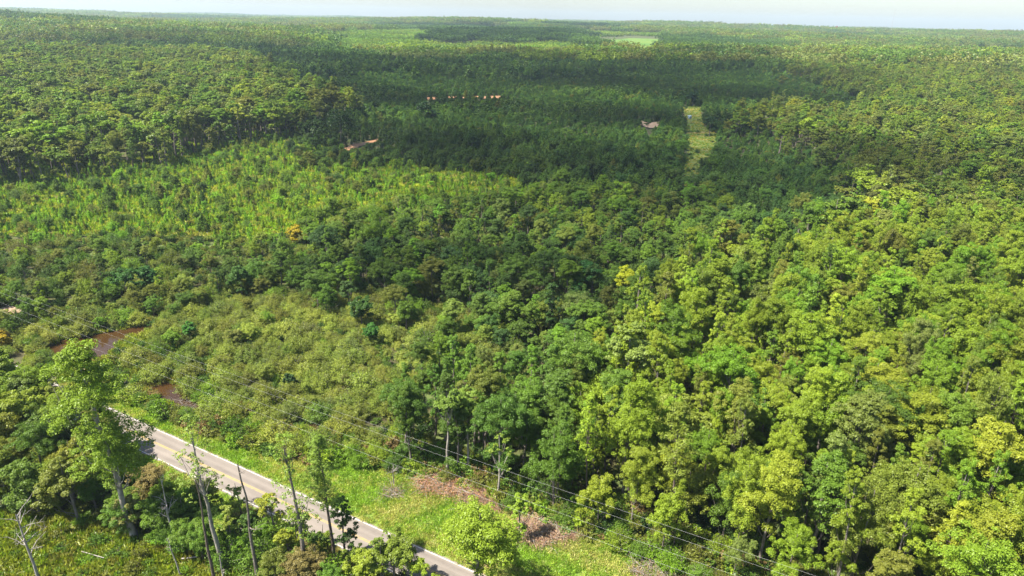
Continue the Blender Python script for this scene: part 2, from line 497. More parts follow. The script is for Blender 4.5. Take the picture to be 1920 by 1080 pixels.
def broadleaf(h, rad, base, nb, nl, leaf, top=.8, airy=1.0, limbs=14, small=1.0, column=False):
    """returns (trunk builder, crown builder). h height, rad crown radius, base crown base as share of h"""
    tb, cb = MB(), MB()
    path = trunk_path(h * .9)
    r0 = .011 * h + .06
    tb.tube(path, r0 * np.linspace(1.15, .22, len(path)) * np.array([1.25] + [1] * (len(path) - 1)), 8)
    zc, hz = h * (base + 1) / 2, h * (1 - base) / 2
    lumps = rng.normal(size=(9, 3)); lumps /= np.linalg.norm(lumps, axis=1, keepdims=True); amp = rng.uniform(-.42, .42, 9)
    cs = []
    bushy = base < .15
    nlob = max(6, int(nb / (7 if bushy else 10)))
    for k in range(nlob):                       # a crown is a number of uneven lobes, each a bunch of leaf clumps
        d = rng.normal(size=3); d /= np.linalg.norm(d)
        if d[2] < -.15 and rng.random() < .6: d[2] = -d[2]
        e = 1 + float(np.sum(amp * np.maximum(0, lumps @ d) ** 3))
        f = (.25 + .75 * rng.random() ** .6) * e
        lr = rad * (rng.uniform(.28, .46) if bushy else rng.uniform(.24, .44))
        el = rng.uniform(.75, 1.5)
        lc = np.array([d[0] * (rad - lr * .7) * f, d[1] * (rad - lr * .7) * f, zc + d[2] * (hz - lr * .7) * f])
        if column:                              # foliage spread down the whole crown, widest below the middle
            t = (k + rng.random()) / nlob
            pr = np.interp(t, [0, .3, .65, .85, 1], [.7, 1, .85, .5, .2])
            a_ = rng.random() * 6.28; rr_ = (rad - lr * .6) * pr * math.sqrt(rng.random())
            lc = np.array([math.cos(a_) * rr_, math.sin(a_) * rr_, h * (base + (1 - base) * t) - lr * .4])
        elif lc[2] > zc: lc[:2] *= 1 - (1 - top) * (lc[2] - zc) / hz      # pull in towards the top
        for q_ in range(max(4, int(nb / nlob * rng.uniform(.6, 1.4)))):
            dd = rng.normal(size=3); dd /= np.linalg.norm(dd)
            if dd[2] < -.3: dd[2] = -dd[2]
            br = lr * rng.uniform(.22, .50) * small
            q = lc + dd * lr * np.array([1, 1, el]) * (.35 + .65 * rng.random() ** .5)
            ax = at_h(path, min(max(q[2], 0), h * .88))
            q[:2] += ax[:2]
            q[2] = max(br * .5, min(q[2], h - br * .4))
            cs.append((q, br))
    for q, br in cs:
        blob_leaves(cb, q, br, max(5, int(nl * (br / (rad * .13 * small)) ** 2 * airy)), leaf, .72)
    for q, br in sorted(cs, key=lambda c: -c[1])[:limbs]:
        z0 = max(h * base * .75, q[2] - np.hypot(q[0], q[1]) * 1.1 - .1 * h)
        z0 = min(z0, h * .85)
        limb(tb, at_h(path, z0), q, r0 * .24 * (1 - .6 * z0 / h) + .025)
    return tb, cb

def pine(h, rad, base, whorls, nl, needle, droop=0.0):
    """tall pine: bare stem, open tufted crown"""
    tb, cb = MB(), MB()
    path = trunk_path(h, .02, wob=.006)
    r0 = .009 * h + .05
    tb.tube(path, r0 * np.linspace(1.1, .12, len(path)), 8)
    for w in range(whorls):
        t = w / (whorls - 1)
        z = h * (base + (1 - base) * t * .97)
        L_ = rad * (1.0 - .78 * t ** 1.4) * (.55 + .45 * min(1, t * 5))
        for k in range(rng.integers(3, 6)):
            a = rng.random() * 6.28
            l = L_ * rng.uniform(.6, 1.1)
            p0 = at_h(path, z)
            p1 = p0 + np.array([math.cos(a) * l, math.sin(a) * l, l * rng.uniform(.0, .45) - droop * l])
            limb(tb, p0, p1, .025 * l + .015, .012, .02, 4)
            for s in np.linspace(.45, 1.0, max(2, int(l / .9))):
                c = p0 + (p1 - p0) * s + rng.normal(size=3) * .16 * l * .5
                blob_leaves(cb, c, rng.uniform(.45, .75) * (.5 + rad * .16), nl, needle, .2, .7, .6, tup=.5)
    blob_leaves(cb, at_h(path, h * .98), .5, nl, needle, .2, 1.2, .6, tup=.8)
    return tb, cb

def young_pine(h, rad, n, needle, power=.85, asp=.24):
    """dense conical young pine clothed to the ground"""
    tb, cb = MB(), MB()
    path = trunk_path(h, .02, wob=.006)
    tb.tube(path, (.012 * h + .02) * np.linspace(1, .15, len(path)), 6)
    k = int(h / .42)
    for i_ in range(k):
        t = (i_ + .5) / k
        L_ = rad * (1 - t) ** power * (.55 + .45 * min(1, t * 4)) + .12
        nbr = rng.integers(4, 7)
        a0 = rng.random() * 6.28
        for q in range(nbr):
            a = a0 + q * 6.28 / nbr + rng.normal() * .3
            l = L_ * rng.uniform(.65, 1.15)
            p0 = at_h(path, t * h); p1 = p0 + np.array([math.cos(a) * l, math.sin(a) * l, l * .35])
            m = max(3, int(n * l / (rad * k * 2.2)))
            s = rng.random((m, 1)) ** .6
            P = p0 + (p1 - p0) * s + rng.normal(size=(m, 3)) * .14 * max(l, .4)
            cb.quads(P, np.array([math.cos(a) * .4, math.sin(a) * .4, .7]) + rng.normal(size=(m, 3)) * .55, needle * (.6 + .7 * rng.random(m)), asp, np.tile([math.cos(a) * .7, math.sin(a) * .7, .7], (m, 1)))
    m = int(n * .04) + 4
    cb.quads(at_h(path, h * .98) + rng.normal(size=(m, 3)) * [.08, .08, .22], rng.normal(size=(m, 3)) + [0, 0, .2], np.full(m, needle), asp, np.tile([0, 0, 1.], (m, 1)))
    return tb, cb

def shrub(h, rad, stems, nl, leaf, asp=.34):
    """many-stemmed shrub: leaves along upright arching wands"""
    tb, cb = MB(), MB()
    for k in range(stems):
        a = rng.random() * 6.28; r_ = rad * math.sqrt(rng.random())
        hk = h * (1 - .5 * (r_ / rad) ** 2) * rng.uniform(.62, 1.0)
        top = np.array([math.cos(a) * r_, math.sin(a) * r_, hk])
        foot = np.array([math.cos(a) * r_ * .25, math.sin(a) * r_ * .25, 0])
        mid = .5 * (foot + top) + np.array([-math.cos(a), -math.sin(a), .6]) * .08 * h + rng.normal(size=3) * .06 * h
        tb.tube([foot, mid, top], [.045, .03, .01], 4)
        t = (rng.random((nl, 1)) ** .7) * .8 + .22
        P = (1 - t) ** 2 * foot + 2 * t * (1 - t) * mid + t ** 2 * top
        P = P + rng.normal(size=(nl, 3)) * (.055 + .075 * (1 - np.abs(2 * t - 1.1))) * rad * np.array([1, 1, .7])
        P[:, 2] = np.maximum(P[:, 2], .05)
        out_ = np.tile([math.cos(a) * .5, math.sin(a) * .5, .9], (nl, 1))
        cb.quads(P, out_ * [1, 1, .6] + rng.normal(size=(nl, 3)) * .5, leaf * rng.uniform(.6, 1.25, nl), asp, out_ * [1, 1, .5])
    return tb, cb

def spread_bush(h, rad, nb, nl, leaf, asp=.7):
    """rounded evergreen: crown down to the ground"""
    return broadleaf(h, rad, .06, nb, nl, leaf, top=.75, limbs=5)

def bare_tree(h, r0, limbs, seed_len=.35, fork=True, lean=.05):
    tb = MB()
    path = trunk_path(h, lean, 9, .005)
    tb.tube(path, r0 * np.linspace(1.1, .3, 9), 8)
    for k in range(limbs):
        z = h * rng.uniform(.45, .97)
        a = rng.random() * 6.28; l = h * seed_len * rng.uniform(.4, 1) * (1.1 - z / h * .6)
        p0 = at_h(path, z); p1 = p0 + np.array([math.cos(a) * l, math.sin(a) * l, l * rng.uniform(.1, .9)])
        limb(tb, p0, p1, r0 * .35, .02, rng.uniform(-.1, .1))
        for q in range(3):
            s = rng.uniform(.4, .95); p2 = p0 + (p1 - p0) * s
            limb(tb, p2, p2 + rng.normal(size=3) * l * .3 + np.array([0, 0, l * .15]), r0 * .14, .012, 0, 4)
    return tb

PROTO = []            # dicts: name, kind, trunk mesh, crown mesh, joined mesh, h, r
PIDX = {}
def proto(key, pair, bark, leaf, h, r):
    tb, cb = pair
    jb = MB(); jb.v = tb.v + cb.v; jb.n = tb.n + cb.n
    jb.f = tb.f + [f + tb.n for f in cb.f]; jb.m = tb.m + [m + 1 for m in cb.m]
    d = dict(key=key, h=h, r=r, idx=len(PROTO),
             trunk=tb.mesh(key + '_trunk', [M[bark]], True), crown=cb.mesh(key + '_crown', [M[leaf]]), joined=jb.mesh(key + '_plant', [M[bark], M[leaf]]))
    PIDX.setdefault(key, []).append(d['idx'])
    PROTO.append(d)

for k in range(6):    # spreading forest trees
    proto('broad', broadleaf(20, 4.8 + .25 * k, .16, 260, 118, .215), 'bark', 'leaf', 20, 4.8 + .25 * k)
for k in range(4):    # narrow upright forest trees
    proto('upright', broadleaf(21, 3.5, .18, 200, 92, .21, top=.6, column=True), 'bark', 'leaf', 21, 3.5)
for k in range(5):    # smaller round trees with crown near the ground
    proto('round', broadleaf(10, 4.2, .1, 170, 100, .185, top=.8, limbs=8), 'bark', 'leaf', 10, 4.2)
for k in range(2):    # thin roadside trees
    proto('thin', broadleaf(20, 2.6, .45, 36, 40, .4, airy=.8), 'palebark', 'leaf', 20, 2.6)
for k in range(2):
    proto('pine', pine(21, 3.2, .48, 13, 34, .6), 'darkbark', 'needle', 21, 3.2)
for k in range(3):    # plantation pine
    proto('ypine', young_pine(6.6, 2.5, 3800, .42, .62, .4), 'darkbark', 'needle', 6.6, 2.5)
for k in range(2):    # narrow sapling
    proto('spire', young_pine(3.6, .72, 700, .42, .7), 'darkbark', 'needle', 3.6, .72)
for k in range(5):
    proto('willow', shrub(4.0, 2.6, 72, 64, .27, .38), 'deadwood', 'fine', 4.0, 2.6)
for k in range(2):    # low weedy bush
    proto('bush', shrub(1.6, 1.2, 26, 34, .2, .6), 'bark', 'leaf', 1.6, 1.2)
# coarser ones for the middle distance
for k in range(5):
    proto('broad_far', broadleaf(20, 5.2, .22, 110, 34, .55, limbs=4), 'bark', 'leaf', 20, 5.2)
for k in range(2):
    proto('pine_far', pine(21, 3.4, .45, 8, 12, 1.1), 'darkbark', 'needle', 21, 3.4)
for k in range(2):
    proto('ypine_far', young_pine(6.6, 2.5, 800, .9, .62, .5), 'darkbark', 'needle', 6.6, 2.5)
for k in range(2):
    proto('round_far', broadleaf(10, 4.2, .1, 80, 30, .5, limbs=2), 'bark', 'leaf', 10, 4.2)
# a piece of far canopy, 60 m across
def canopy_patch(hm, hv, rmean, n, leaf, conifer=False):
    tb, cb = MB(), MB()
    tb.tube([[0, 0, 0], [0, 0, 1]], [.2, .1], 4)
    for k in range(n):
        x, y = rng.uniform(-32, 32, 2); h = hm + hv * rng.normal(); r_ = rmean * rng.uniform(.7, 1.25)
        for q in range(5):
            d = rng.normal(size=3) * [.5, .5, .5]
            c = np.array([x, y, h - r_ * .9]) + d * r_ * ([1, 1, 1] if not conifer else [.6, .6, 1.4])
            blob_leaves(cb, c, r_ * .62, 9, leaf, .8, .9)
    return tb, cb
for k in range(3):
    proto('patch', canopy_patch(17, 2.6, 4.6, 62, 2.3), 'bark', 'leaf', 18, 30)
for k in range(2):
    proto('patch_pine', canopy_patch(15, 1.2, 3.0, 120, 1.7, True), 'bark', 'needle', 16, 30)
for k in range(2):
    proto('patch_low', canopy_patch(6, .9, 2.2, 150, 1.4, True), 'bark', 'needle', 6, 30)
# grass tufts
def tuft(n, hgt_, w, rad):
    tb, cb = MB(), MB()
    tb.tube([[0, 0, -.05], [0, 0, .02]], [.02, .01], 4)
    a = rng.random(n) * 6.28; rr = rad * np.sqrt(rng.random(n))
    hh = hgt_ * rng.uniform(.5, 1.1, n)
    P = np.stack([np.cos(a) * rr, np.sin(a) * rr, hh * .5], 1)
    cb.quads(P, rng.normal(size=(n, 3)) * [1, 1, .5], hh, w, np.stack([np.cos(a) * .35, np.sin(a) * .35, np.ones(n)], 1))
    return tb, cb
for k in range(2): proto('grass', tuft(46, .42, .2, .55), 'bark', 'grassblade', .4, .5)
for k in range(2): proto('herb', tuft(60, 1.25, .2, .95), 'bark', 'grassblade', 1.2, .9)

src = bpy.data.collections.new('plant_sources')
for d in PROTO:
    o = bpy.data.objects.new('plant_source_%02d' % d['idx'], d['joined'])
    src.objects.link(o)

def gn_tree():
    g = bpy.data.node_groups.new('scatter', 'GeometryNodeTree')
    g.interface.new_socket('Geometry', in_out='INPUT', socket_type='NodeSocketGeometry')
    g.interface.new_socket('Geometry', in_out='OUTPUT', socket_type='NodeSocketGeometry')
    gi = g.nodes.new('NodeGroupInput'); go = g.nodes.new('NodeGroupOutput')
    ci = g.nodes.new('GeometryNodeCollectionInfo'); ci.inputs[0].default_value = src
    ci.inputs[1].default_value = True; ci.inputs[2].default_value = True
    ip = g.nodes.new('GeometryNodeInstanceOnPoints')
    def na(name, t):
        n = g.nodes.new('GeometryNodeInputNamedAttribute'); n.data_type = t; n.inputs[0].default_value = name
        return n.outputs[0]
    L = g.links.new
    L(gi.outputs[0], ip.inputs['Points']); L(ci.outputs[0], ip.inputs['Instance'])
    ip.inputs['Pick Instance'].default_value = True
    L(na('idx', 'INT'), ip.inputs['Instance Index']); L(na('rot', 'FLOAT_VECTOR'), ip.inputs['Rotation']); L(na('scl', 'FLOAT_VECTOR'), ip.inputs['Scale'])
    L(ip.outputs[0], go.inputs[0])
    return g
GN = gn_tree()

def scatter_object(name, T, label, cat=None):
    """T: dict of arrays pos, idx, rotz, tilt, scl, tint -> one stuff object"""
    n = len(T['pos'])
    me = bpy.data.meshes.new(name)
    me.vertices.add(n); me.vertices.foreach_set('co', T['pos'].astype(np.float32).ravel())
    a = me.attributes.new('idx', 'INT', 'POINT'); a.data.foreach_set('value', T['idx'].astype(np.int32))
    rot = np.stack([T['tilt'][:, 0], T['tilt'][:, 1], T['rotz']], 1)
    a = me.attributes.new('rot', 'FLOAT_VECTOR', 'POINT'); a.data.foreach_set('vector', rot.astype(np.float32).ravel())
    a = me.attributes.new('scl', 'FLOAT_VECTOR', 'POINT'); a.data.foreach_set('vector', T['scl'].astype(np.float32).ravel())
    a = me.attributes.new('tint', 'FLOAT_VECTOR', 'POINT'); a.data.foreach_set('vector', T['tint'].astype(np.float32).ravel())
    o = link(name, me)
    md = o.modifiers.new('scatter', 'NODES'); md.node_group = GN
    tag(o, label, cat, kind='stuff')
    print(name, n)
    return o

# ------------------------------------------------------------------ plant zones
T_YG = (.140, .190, .017); T_YG2 = (.170, .205, .020); T_LIME = (.108, .185, .015)
T_MID = (.078, .132, .017); T_GRN = (.060, .108, .018); T_DK = (.034, .068, .016); T_OLV = (.110, .120, .022)
T_OLB = (.086, .092, .022); T_GRY = (.110, .132, .036); T_WIL = (.182, .208, .038); T_WIL2 = (.142, .174, .032); T_GOLD = (.23, .22, .02)
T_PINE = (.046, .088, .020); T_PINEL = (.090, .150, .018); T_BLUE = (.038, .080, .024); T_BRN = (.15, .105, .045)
NONE_BASE = [POND1, POND2, POND3, LANE, TRACK1, TRACK3, TRACK2, SAND, FIELD, CLEARING]

# name, polygon on the crowns (photo px), spacing, mix {proto: weight}, height range, palette [(tint, weight)], share of crown height used for the look-up
Z = []
def zone(*a): Z.append(a)
zone('right', [(1085, 700), (1130, 640), (1240, 560), (1330, 470), (1480, 430), (1620, 430), (1800, 400), (1930, 410), (2700, 420), (2700, 1700), (1100, 1700), (1120, 1000), (1095, 880)], 4.6,
     {'broad': 6, 'upright': 4, 'round': 3.5, 'pine': .8}, (11, 23), [(T_YG, 6), (T_YG2, 4), (T_LIME, 3), (T_OLV, 2), (T_MID, 2.4), (T_GRN, 1.0), (T_GRY, .3)])
zone('row', [(700, 790), (760, 710), (860, 690), (1010, 690), (1130, 640), (1095, 880), (1120, 1000), (1000, 940), (860, 890), (720, 850)], 5.2,
     {'broad': 5, 'upright': 4, 'round': 1}, (13, 19), [(T_MID, 4), (T_GRN, 5), (T_LIME, 1), (T_OLV, 1), (T_DK, 1)])
zone('swampmix', [(830, 690), (800, 620), (880, 570), (960, 590), (1080, 600), (1240, 560), (1130, 640), (1010, 700)], 5.0,
     {'willow': 3, 'round': 4, 'broad': 2}, (6, 12), [(T_WIL2, 3), (T_MID, 3), (T_GRN, 2), (T_GRY, 2), (T_LIME, 1)])
zone('litband', [(600, 400), (760, 375), (1000, 345), (1200, 342), (1330, 350), (1420, 400), (1330, 460), (1150, 435), (960, 415), (760, 420), (560, 450)], 5.2,
     {'broad': 3, 'round': 6, 'upright': 2, 'willow': 2}, (7, 14), [(T_LIME, 3), (T_MID, 5), (T_YG, 2), (T_OLV, 2), (T_GRN, 4), (T_GRY, 1)])
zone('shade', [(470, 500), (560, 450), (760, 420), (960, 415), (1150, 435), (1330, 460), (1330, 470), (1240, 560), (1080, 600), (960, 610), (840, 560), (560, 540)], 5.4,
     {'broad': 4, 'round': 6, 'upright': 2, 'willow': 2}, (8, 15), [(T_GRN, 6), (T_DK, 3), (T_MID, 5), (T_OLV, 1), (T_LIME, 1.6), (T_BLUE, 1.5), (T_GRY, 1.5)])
zone('leftband', [(-700, 480), (0, 448), (260, 444), (430, 458), (580, 440), (470, 500), (560, 545), (380, 545), (250, 575), (100, 590), (-700, 600)], 4.6,
     {'round': 6, 'willow': 5, 'broad': 1.4, 'upright': .7}, (4.5, 10), [(T_OLV, 5), (T_WIL2, 2), (T_OLB, 1), (T_DK, 1.2), (T_GRN, 3.5), (T_LIME, 1.5), (T_GRY, 1.5), (T_MID, 2.5), (T_YG, 1)])
zone('swamp', [(60, 655), (110, 590), (250, 575), (380, 545), (560, 540), (840, 560), (960, 610), (880, 690), (760, 710), (700, 800), (690, 860), (620, 835), (540, 825), (440, 800), (380, 770), (290, 705), (200, 660), (90, 690)], 3.0,
     {'willow': 12, 'round': .35, 'bush': .5}, (2.4, 6.0), [(T_WIL, 5), (T_WIL2, 4), (T_OLV, 1.6), (T_GRY, 1.5), (T_LIME, .6), (T_MID, .4), (T_GRN, .2)])
zone('pondleft', [(-700, 590), (100, 585), (100, 650), (60, 690), (-700, 700)], 3.4,
     {'willow': 8, 'bush': 3, 'round': 1}, (2.2, 4.5), [(T_WIL, 3), (T_WIL2, 3), (T_OLV, 2), (T_BRN, .5), (T_LIME, 1)])
zone('leftfront', [(-700, 665), (0, 672), (90, 700), (165, 728), (215, 775), (190, 870), (215, 930), (90, 940), (-700, 950)], 4.6,
     {'broad': 3, 'round': 5, 'upright': 3}, (9, 17), [(T_YG, 3), (T_OLV, 4), (T_MID, 3), (T_OLB, 1.5), (T_GRN, 2), (T_LIME, 2)])
zone('roadside', [(215, 930), (250, 905), (330, 900), (440, 945), (560, 1000), (640, 1060), (640, 1110), (480, 1060), (330, 1010), (230, 985)], 2.3,
     {'bush': 4, 'willow': 3, 'round': 3}, (2.5, 7.5), [(T_GRN, 3), (T_OLV, 3), (T_MID, 3), (T_LIME, 2), (T_BRN, .6)])
zone('brightfield', [(-500, 480), (-300, 330), (0, 300), (240, 300), (420, 250), (560, 245), (640, 290), (760, 300), (960, 325), (1000, 345), (780, 385), (640, 415), (480, 452), (260, 440), (0, 445)], 2.6,
     {'spire': 9, 'bush': 3, 'willow': .7, 'round': .2}, (2.4, 4.2), [((.10, .20, .018), 3), ((.14, .25, .016), 5), (T_YG, 3), (T_OLV, 1), (T_MID, 1.5)])
zone('brightbush', [(-500, 480), (-300, 330), (0, 300), (240, 300), (420, 220), (560, 210), (640, 285), (930, 330), (700, 370), (480, 400), (400, 430), (260, 425), (0, 440)], 10.5,
     {'round': 5, 'willow': 3, 'ypine': 2}, (3.5, 7.5), [(T_OLV, 3), (T_GRN, 3), (T_DK, 1.5), (T_MID, 3), (T_OLB, 1), (T_YG, 1)])
zone('plantation', [(560, 300), (640, 270), (560, 280), (550, 225), (700, 195), (560, 170), (470, 165), (460, 140), (700, 130), (900, 140), (1240, 125), (1440, 130), (1640, 180), (1640, 205), (1400, 195), (1390, 215), (1560, 300), (1640, 370), (1500, 420), (1330, 470), (1330, 400), (1200, 350), (1000, 340), (960, 320), (760, 300)], 4.3,
     {'ypine': 9, 'round': 4.0, 'upright': .35}, (4.2, 8.5), [(T_PINE, 6), (T_GRN, 4), (T_DK, 2.5), (T_BLUE, 1), (T_MID, 2.5), (T_OLV, .5)])
zone('upleft', [(-900, 250), (-900, 80), (0, 85), (300, 100), (470, 105), (560, 160), (680, 190), (560, 225), (420, 240), (300, 270), (100, 300), (-300, 320)], 7.4,
     {'broad_far': 6, 'broad': 1, 'upright': 1.5, 'pine_far': 1.0}, (13, 26), [(T_YG, 4), (T_YG2, 2), (T_MID, 4), (T_OLV, 3), (T_GRY, 3), (T_LIME, 2), (T_GRN, 2.5)])
zone('darkwood', [(300, 75), (860, 78), (1240, 98), (1500, 95), (1500, 130), (1240, 128), (900, 142), (700, 132), (470, 140), (470, 105), (300, 100)], 6.2,
     {'broad_far': 4, 'pine_far': 2, 'round_far': 2, 'ypine_far': 3}, (8, 17), [(T_GRN, 4), (T_DK, 3), (T_PINE, 3), (T_MID, 2)])
zone('lightpines', [(560, 75), (830, 72), (1100, 75), (1240, 98), (860, 100), (560, 95)], 5.0,
     {'ypine_far': 8, 'round_far': .4}, (5, 7), [(T_LIME, 4), (T_PINEL, 4), (T_YG, 2)])
zone('rightmid', [(1380, 200), (1640, 205), (1640, 180), (1500, 130), (1500, 60), (1930, 60), (2800, 60), (2800, 430), (1930, 420), (1800, 410), (1640, 440), (1500, 430), (1640, 370), (1560, 300)], 7.0,
     {'broad_far': 5, 'upright': 1, 'broad': 1.2, 'pine_far': 2.4, 'round_far': 1}, (13, 20), [(T_OLV, 4), (T_GRY, 3), (T_MID, 3), (T_YG, 3), (T_YG2, 1.5), (T_GRN, 2.5), (T_OLB, .4), (T_GOLD, .1)])

VERGE_W = 20.0
KIND = {'broad': 'broadleaf_tree', 'upright': 'broadleaf_tree', 'round': 'broadleaf_tree', 'thin': 'broadleaf_tree', 'broad_far': 'broadleaf_tree', 'round_far': 'broadleaf_tree',
        'pine': 'pine_tree', 'pine_far': 'pine_tree', 'ypine': 'pine_tree', 'ypine_far': 'pine_tree', 'spire': 'pine_sapling', 'willow': 'willow_shrub', 'bush': 'willow_shrub'}
FARMIN = 1050.0
rows = {k: [] for k in ('pos', 'idx', 'h', 's', 'tint', 'zone', 'pk')}
for zi, (zn, poly, sp, mix, hr, pal) in enumerate(Z):
    pts = np.array([p for p in poly], float)
    ylo = 15
    far = FARMIN
    nx, ny = int(1700 / sp), int((far - ylo) / sp)
    ax, ay = np.meshgrid(np.arange(nx), np.arange(ny))
    x = (ax + rng.uniform(-.46, .46, ax.shape) + .5 * (ay % 2)) * sp - 850
    y = (ay + rng.uniform(-.46, .46, ax.shape)) * sp + ylo
    x, y = x.ravel(), y.ravel()
    k = np.hypot(x, y) < far
    x, y = x[k], y[k]
    g = hgt(x, y)
    hm = .5 * (hr[0] + hr[1])
    px, py, w = proj(x, y, g + .62 * hm)
    if zn not in ('row', 'roadside', 'leftfront', 'pondleft'):     # stands grade into one another
        jit = 9 if zn == 'right' else 6 if zn in ('upleft', 'plantation', 'litband') else 12
        px = px + rng.normal(size=len(x)) * jit * 2 + 1.2 * jit * np.sin(y / 15 + x / 23); py = py + (rng.normal(size=len(x)) * jit + .7 * jit * np.sin(x / 13 + 2 * np.sin(y / 19))) * np.clip((py - 90) / 250, .1, 1)
    keep = inside(px, py, poly)
    x, y, g = x[keep], y[keep], g[keep]
    bx, by, w = proj(x, y, g)
    u, v = road_uv(x, y)
    edge = 4.4 if zn in ('swamp', 'roadside', 'pondleft') else 6.0
    ok = ~((v > -edge) & (v < edge) & (u > -190) & (u < 160))
    vw = np.interp(u, [-30, -6, 12, 23, 36, 44, 51, 61, 100, 160], [7.5, 6.5, 6.8, 7.4, 11, 14.2, 16.4, 18.6, 18.4, 18]) + .7
    ok &= ~((v > 0) & (v < vw) & (u > -30))
    for pp in NONE_BASE:
        if pp is CLEARING and zn == 'roadside': continue
        ok &= ~inside(bx, by, pp)
    for share in (.35, .7, 1.0, 1.35):
        qx, qy, _ = proj(x, y, g + share * hm)
        for pp in ((POND1, POND2, POND3, LANE, TRACK1, TRACK2, TRACK3) if zn != 'right' else (LANE,)):
            ok &= ~(inside(qx, qy, pp) & (rng.random(len(qx)) < (.9 if pp is TRACK2 else .75 if pp is TRACK3 else .86 if pp is LANE else 1.0)))
    x, y, g = x[ok], y[ok], g[ok]
    n = len(x)
    if n == 0: continue
    if zn == 'brightfield':
        den = .5 + .5 * np.sin(x / 9 + 1.5 * np.sin(y / 14)) * np.sin(y / 11 + 1.2 * np.sin(x / 17))
        kk = rng.random(n) < .35 + .75 * den
        x, y, g = x[kk], y[kk], g[kk]; n = len(x)
    keys = list(mix); wt = np.array([mix[q] for q in keys], float); wt /= wt.sum()
    ch = rng.choice(len(keys), n, p=wt)
    # neighbouring trees tend to share a kind of foliage
    tw = np.array([p[1] for p in pal], float); tw /= tw.sum(); cum = np.cumsum(tw)
    q = .5 + .5 * np.sin(x / 17.3 + 2.1 * np.sin(y / 23.0 + zi)) * np.cos(y / 19.7 + 1.7 * np.sin(x / 29.0))
    q = np.where(rng.random(n) < .66, rng.random(n), np.clip(q, 0, .999))
    ti = np.searchsorted(cum, q).clip(0, len(pal) - 1)
    pc = np.array([p[0] for p in pal]); tint = (.78 * pc[ti] + .22 * (pc * tw[:, None]).sum(0)) * rng.uniform(.82, 1.2, (n, 1)) * rng.uniform(.93, 1.07, (n, 3))
    h = rng.uniform(hr[0], hr[1], n)
    if zn == 'plantation':
        lf = np.sin(x / 41 + 1.3 * np.sin(y / 57)) * np.sin(y / 49 + 1.1 * np.sin(x / 37))
        h = h * (.95 + .4 * lf); tint = tint * (1 + .35 * np.sin(x / 71 + y / 53 + 2 * np.sin(y / 90)))[:, None]
    d = np.hypot(x, y)
    cpx_, cpy_, _ = proj(x, y, g)
    for i_ in range(n):
        key = keys[ch[i_]]
        if d[i_] > 430 and key in ('broad', 'upright'): key = 'broad_far'
        if d[i_] > 430 and key == 'round': key = 'round_far'
        if d[i_] > 520 and key == 'ypine': key = 'ypine_far'
        if d[i_] > 430 and key == 'pine': key = 'pine_far'
        hh = h[i_]
        if zn == 'leftfront' and cpx_[i_] > 40 and cpy_[i_] < 770: hh = min(hh, 10.5)
        if key == 'spire': hh = rng.uniform(2.2, 4.4)
        if key == 'bush': hh = rng.uniform(1.0, 2.2)
        if key == 'willow': hh = min(hh, rng.uniform(2.2, 6.0))
        if key in ('round', 'round_far'): hh = hh * .72 if hr[1] > 9 else max(hh, rng.uniform(3.5, 7))
        if key in ('pine', 'pine_far'): hh *= 1.08
        ids = PIDX[key]; pi_ = ids[rng.integers(len(ids))]
        P = PROTO[pi_]
        s = hh / P['h']
        sx = s * rng.uniform(.88, 1.18)
        if key in ('broad', 'upright', 'broad_far') and hh < 14: sx *= 1.12
        if key == 'broad_far': sx *= rng.uniform(.85, 1.55)
        if zn == 'right': sx *= rng.uniform(.62, .98)
        if zn == 'plantation' and key == 'round': sx *= 1.3; s *= rng.uniform(.9, 1.5)
        if zn == 'row': sx *= .85
        rows['pos'].append((x[i_], y[i_], g[i_] - .05)); rows['idx'].append(pi_); rows['h'].append(hh); rows['s'].append((sx, sx * rng.uniform(.92, 1.08), s))
        rows['tint'].append(tint[i_]); rows['zone'].append(zi); rows['pk'].append(key)
for k in rows:
    if k != 'pk': rows[k] = np.array(rows[k])
rows['pk'] = np.array(rows['pk'])
NT = len(rows['pos'])
print('plants', NT)

# ------------------------------------------------------------------ which plants show largest: paint them far to near on a coarse grid
GW, GH = 480, 270
buf = np.full((GH, GW), -1, int)
rad = np.array([PROTO[i_]['r'] for i_ in rows['idx']]) * rows['s'][:, 0]
X, Y_, Zz = rows['pos'].T
cpx, cpy, cw = proj(X, Y_, Zz + rows['h'] * .6)
tpx, tpy, _ = proj(X, Y_, Zz + rows['h'])
bpx, bpy_, _ = proj(X, Y_, Zz)
order = np.argsort(-cw)
for i_ in order:
    if not (-60 < cpx[i_] < 1980 and -40 < cpy[i_] < 1200): continue
    rx = rad[i_] * FPX / cw[i_] / 4 * .85; ry = max(1.0, (bpy_[i_] - tpy[i_]) / 8 * (.8 if rows['pk'][i_] in ('broad', 'upright', 'pine') else 1))
    c0, r0 = cpx[i_] / 4, cpy[i_] / 4
    xa, xb = int(max(0, c0 - rx)), int(min(GW - 1, c0 + rx)) + 1; ya, yb = int(max(0, r0 - ry)), int(min(GH - 1, r0 + ry)) + 1
    if xa >= xb or ya >= yb: continue
    yy, xx = np.ogrid[ya:yb, xa:xb]
    m = ((xx - c0) / max(rx, .6)) ** 2 + ((yy - r0) / max(ry, .6)) ** 2 <= 1
    buf[ya:yb, xa:xb][m] = i_
area = np.bincount(buf[buf >= 0], minlength=NT)
single = np.zeros(NT, bool)
LIMIT = {'broadleaf_tree': 286, 'pine_tree': 292, 'willow_shrub': 296, 'pine_sapling': 296}
kinds = np.array([KIND[k] for k in rows['pk']])
inview = (cpx > 6) & (cpx < 1914) & (tpy < 1062)
for kd, lim in LIMIT.items():
    ids = np.where((kinds == kd) & inview & (area > 0))[0]
    ids = ids[np.argsort(-area[ids])][:lim]
    single[ids] = True

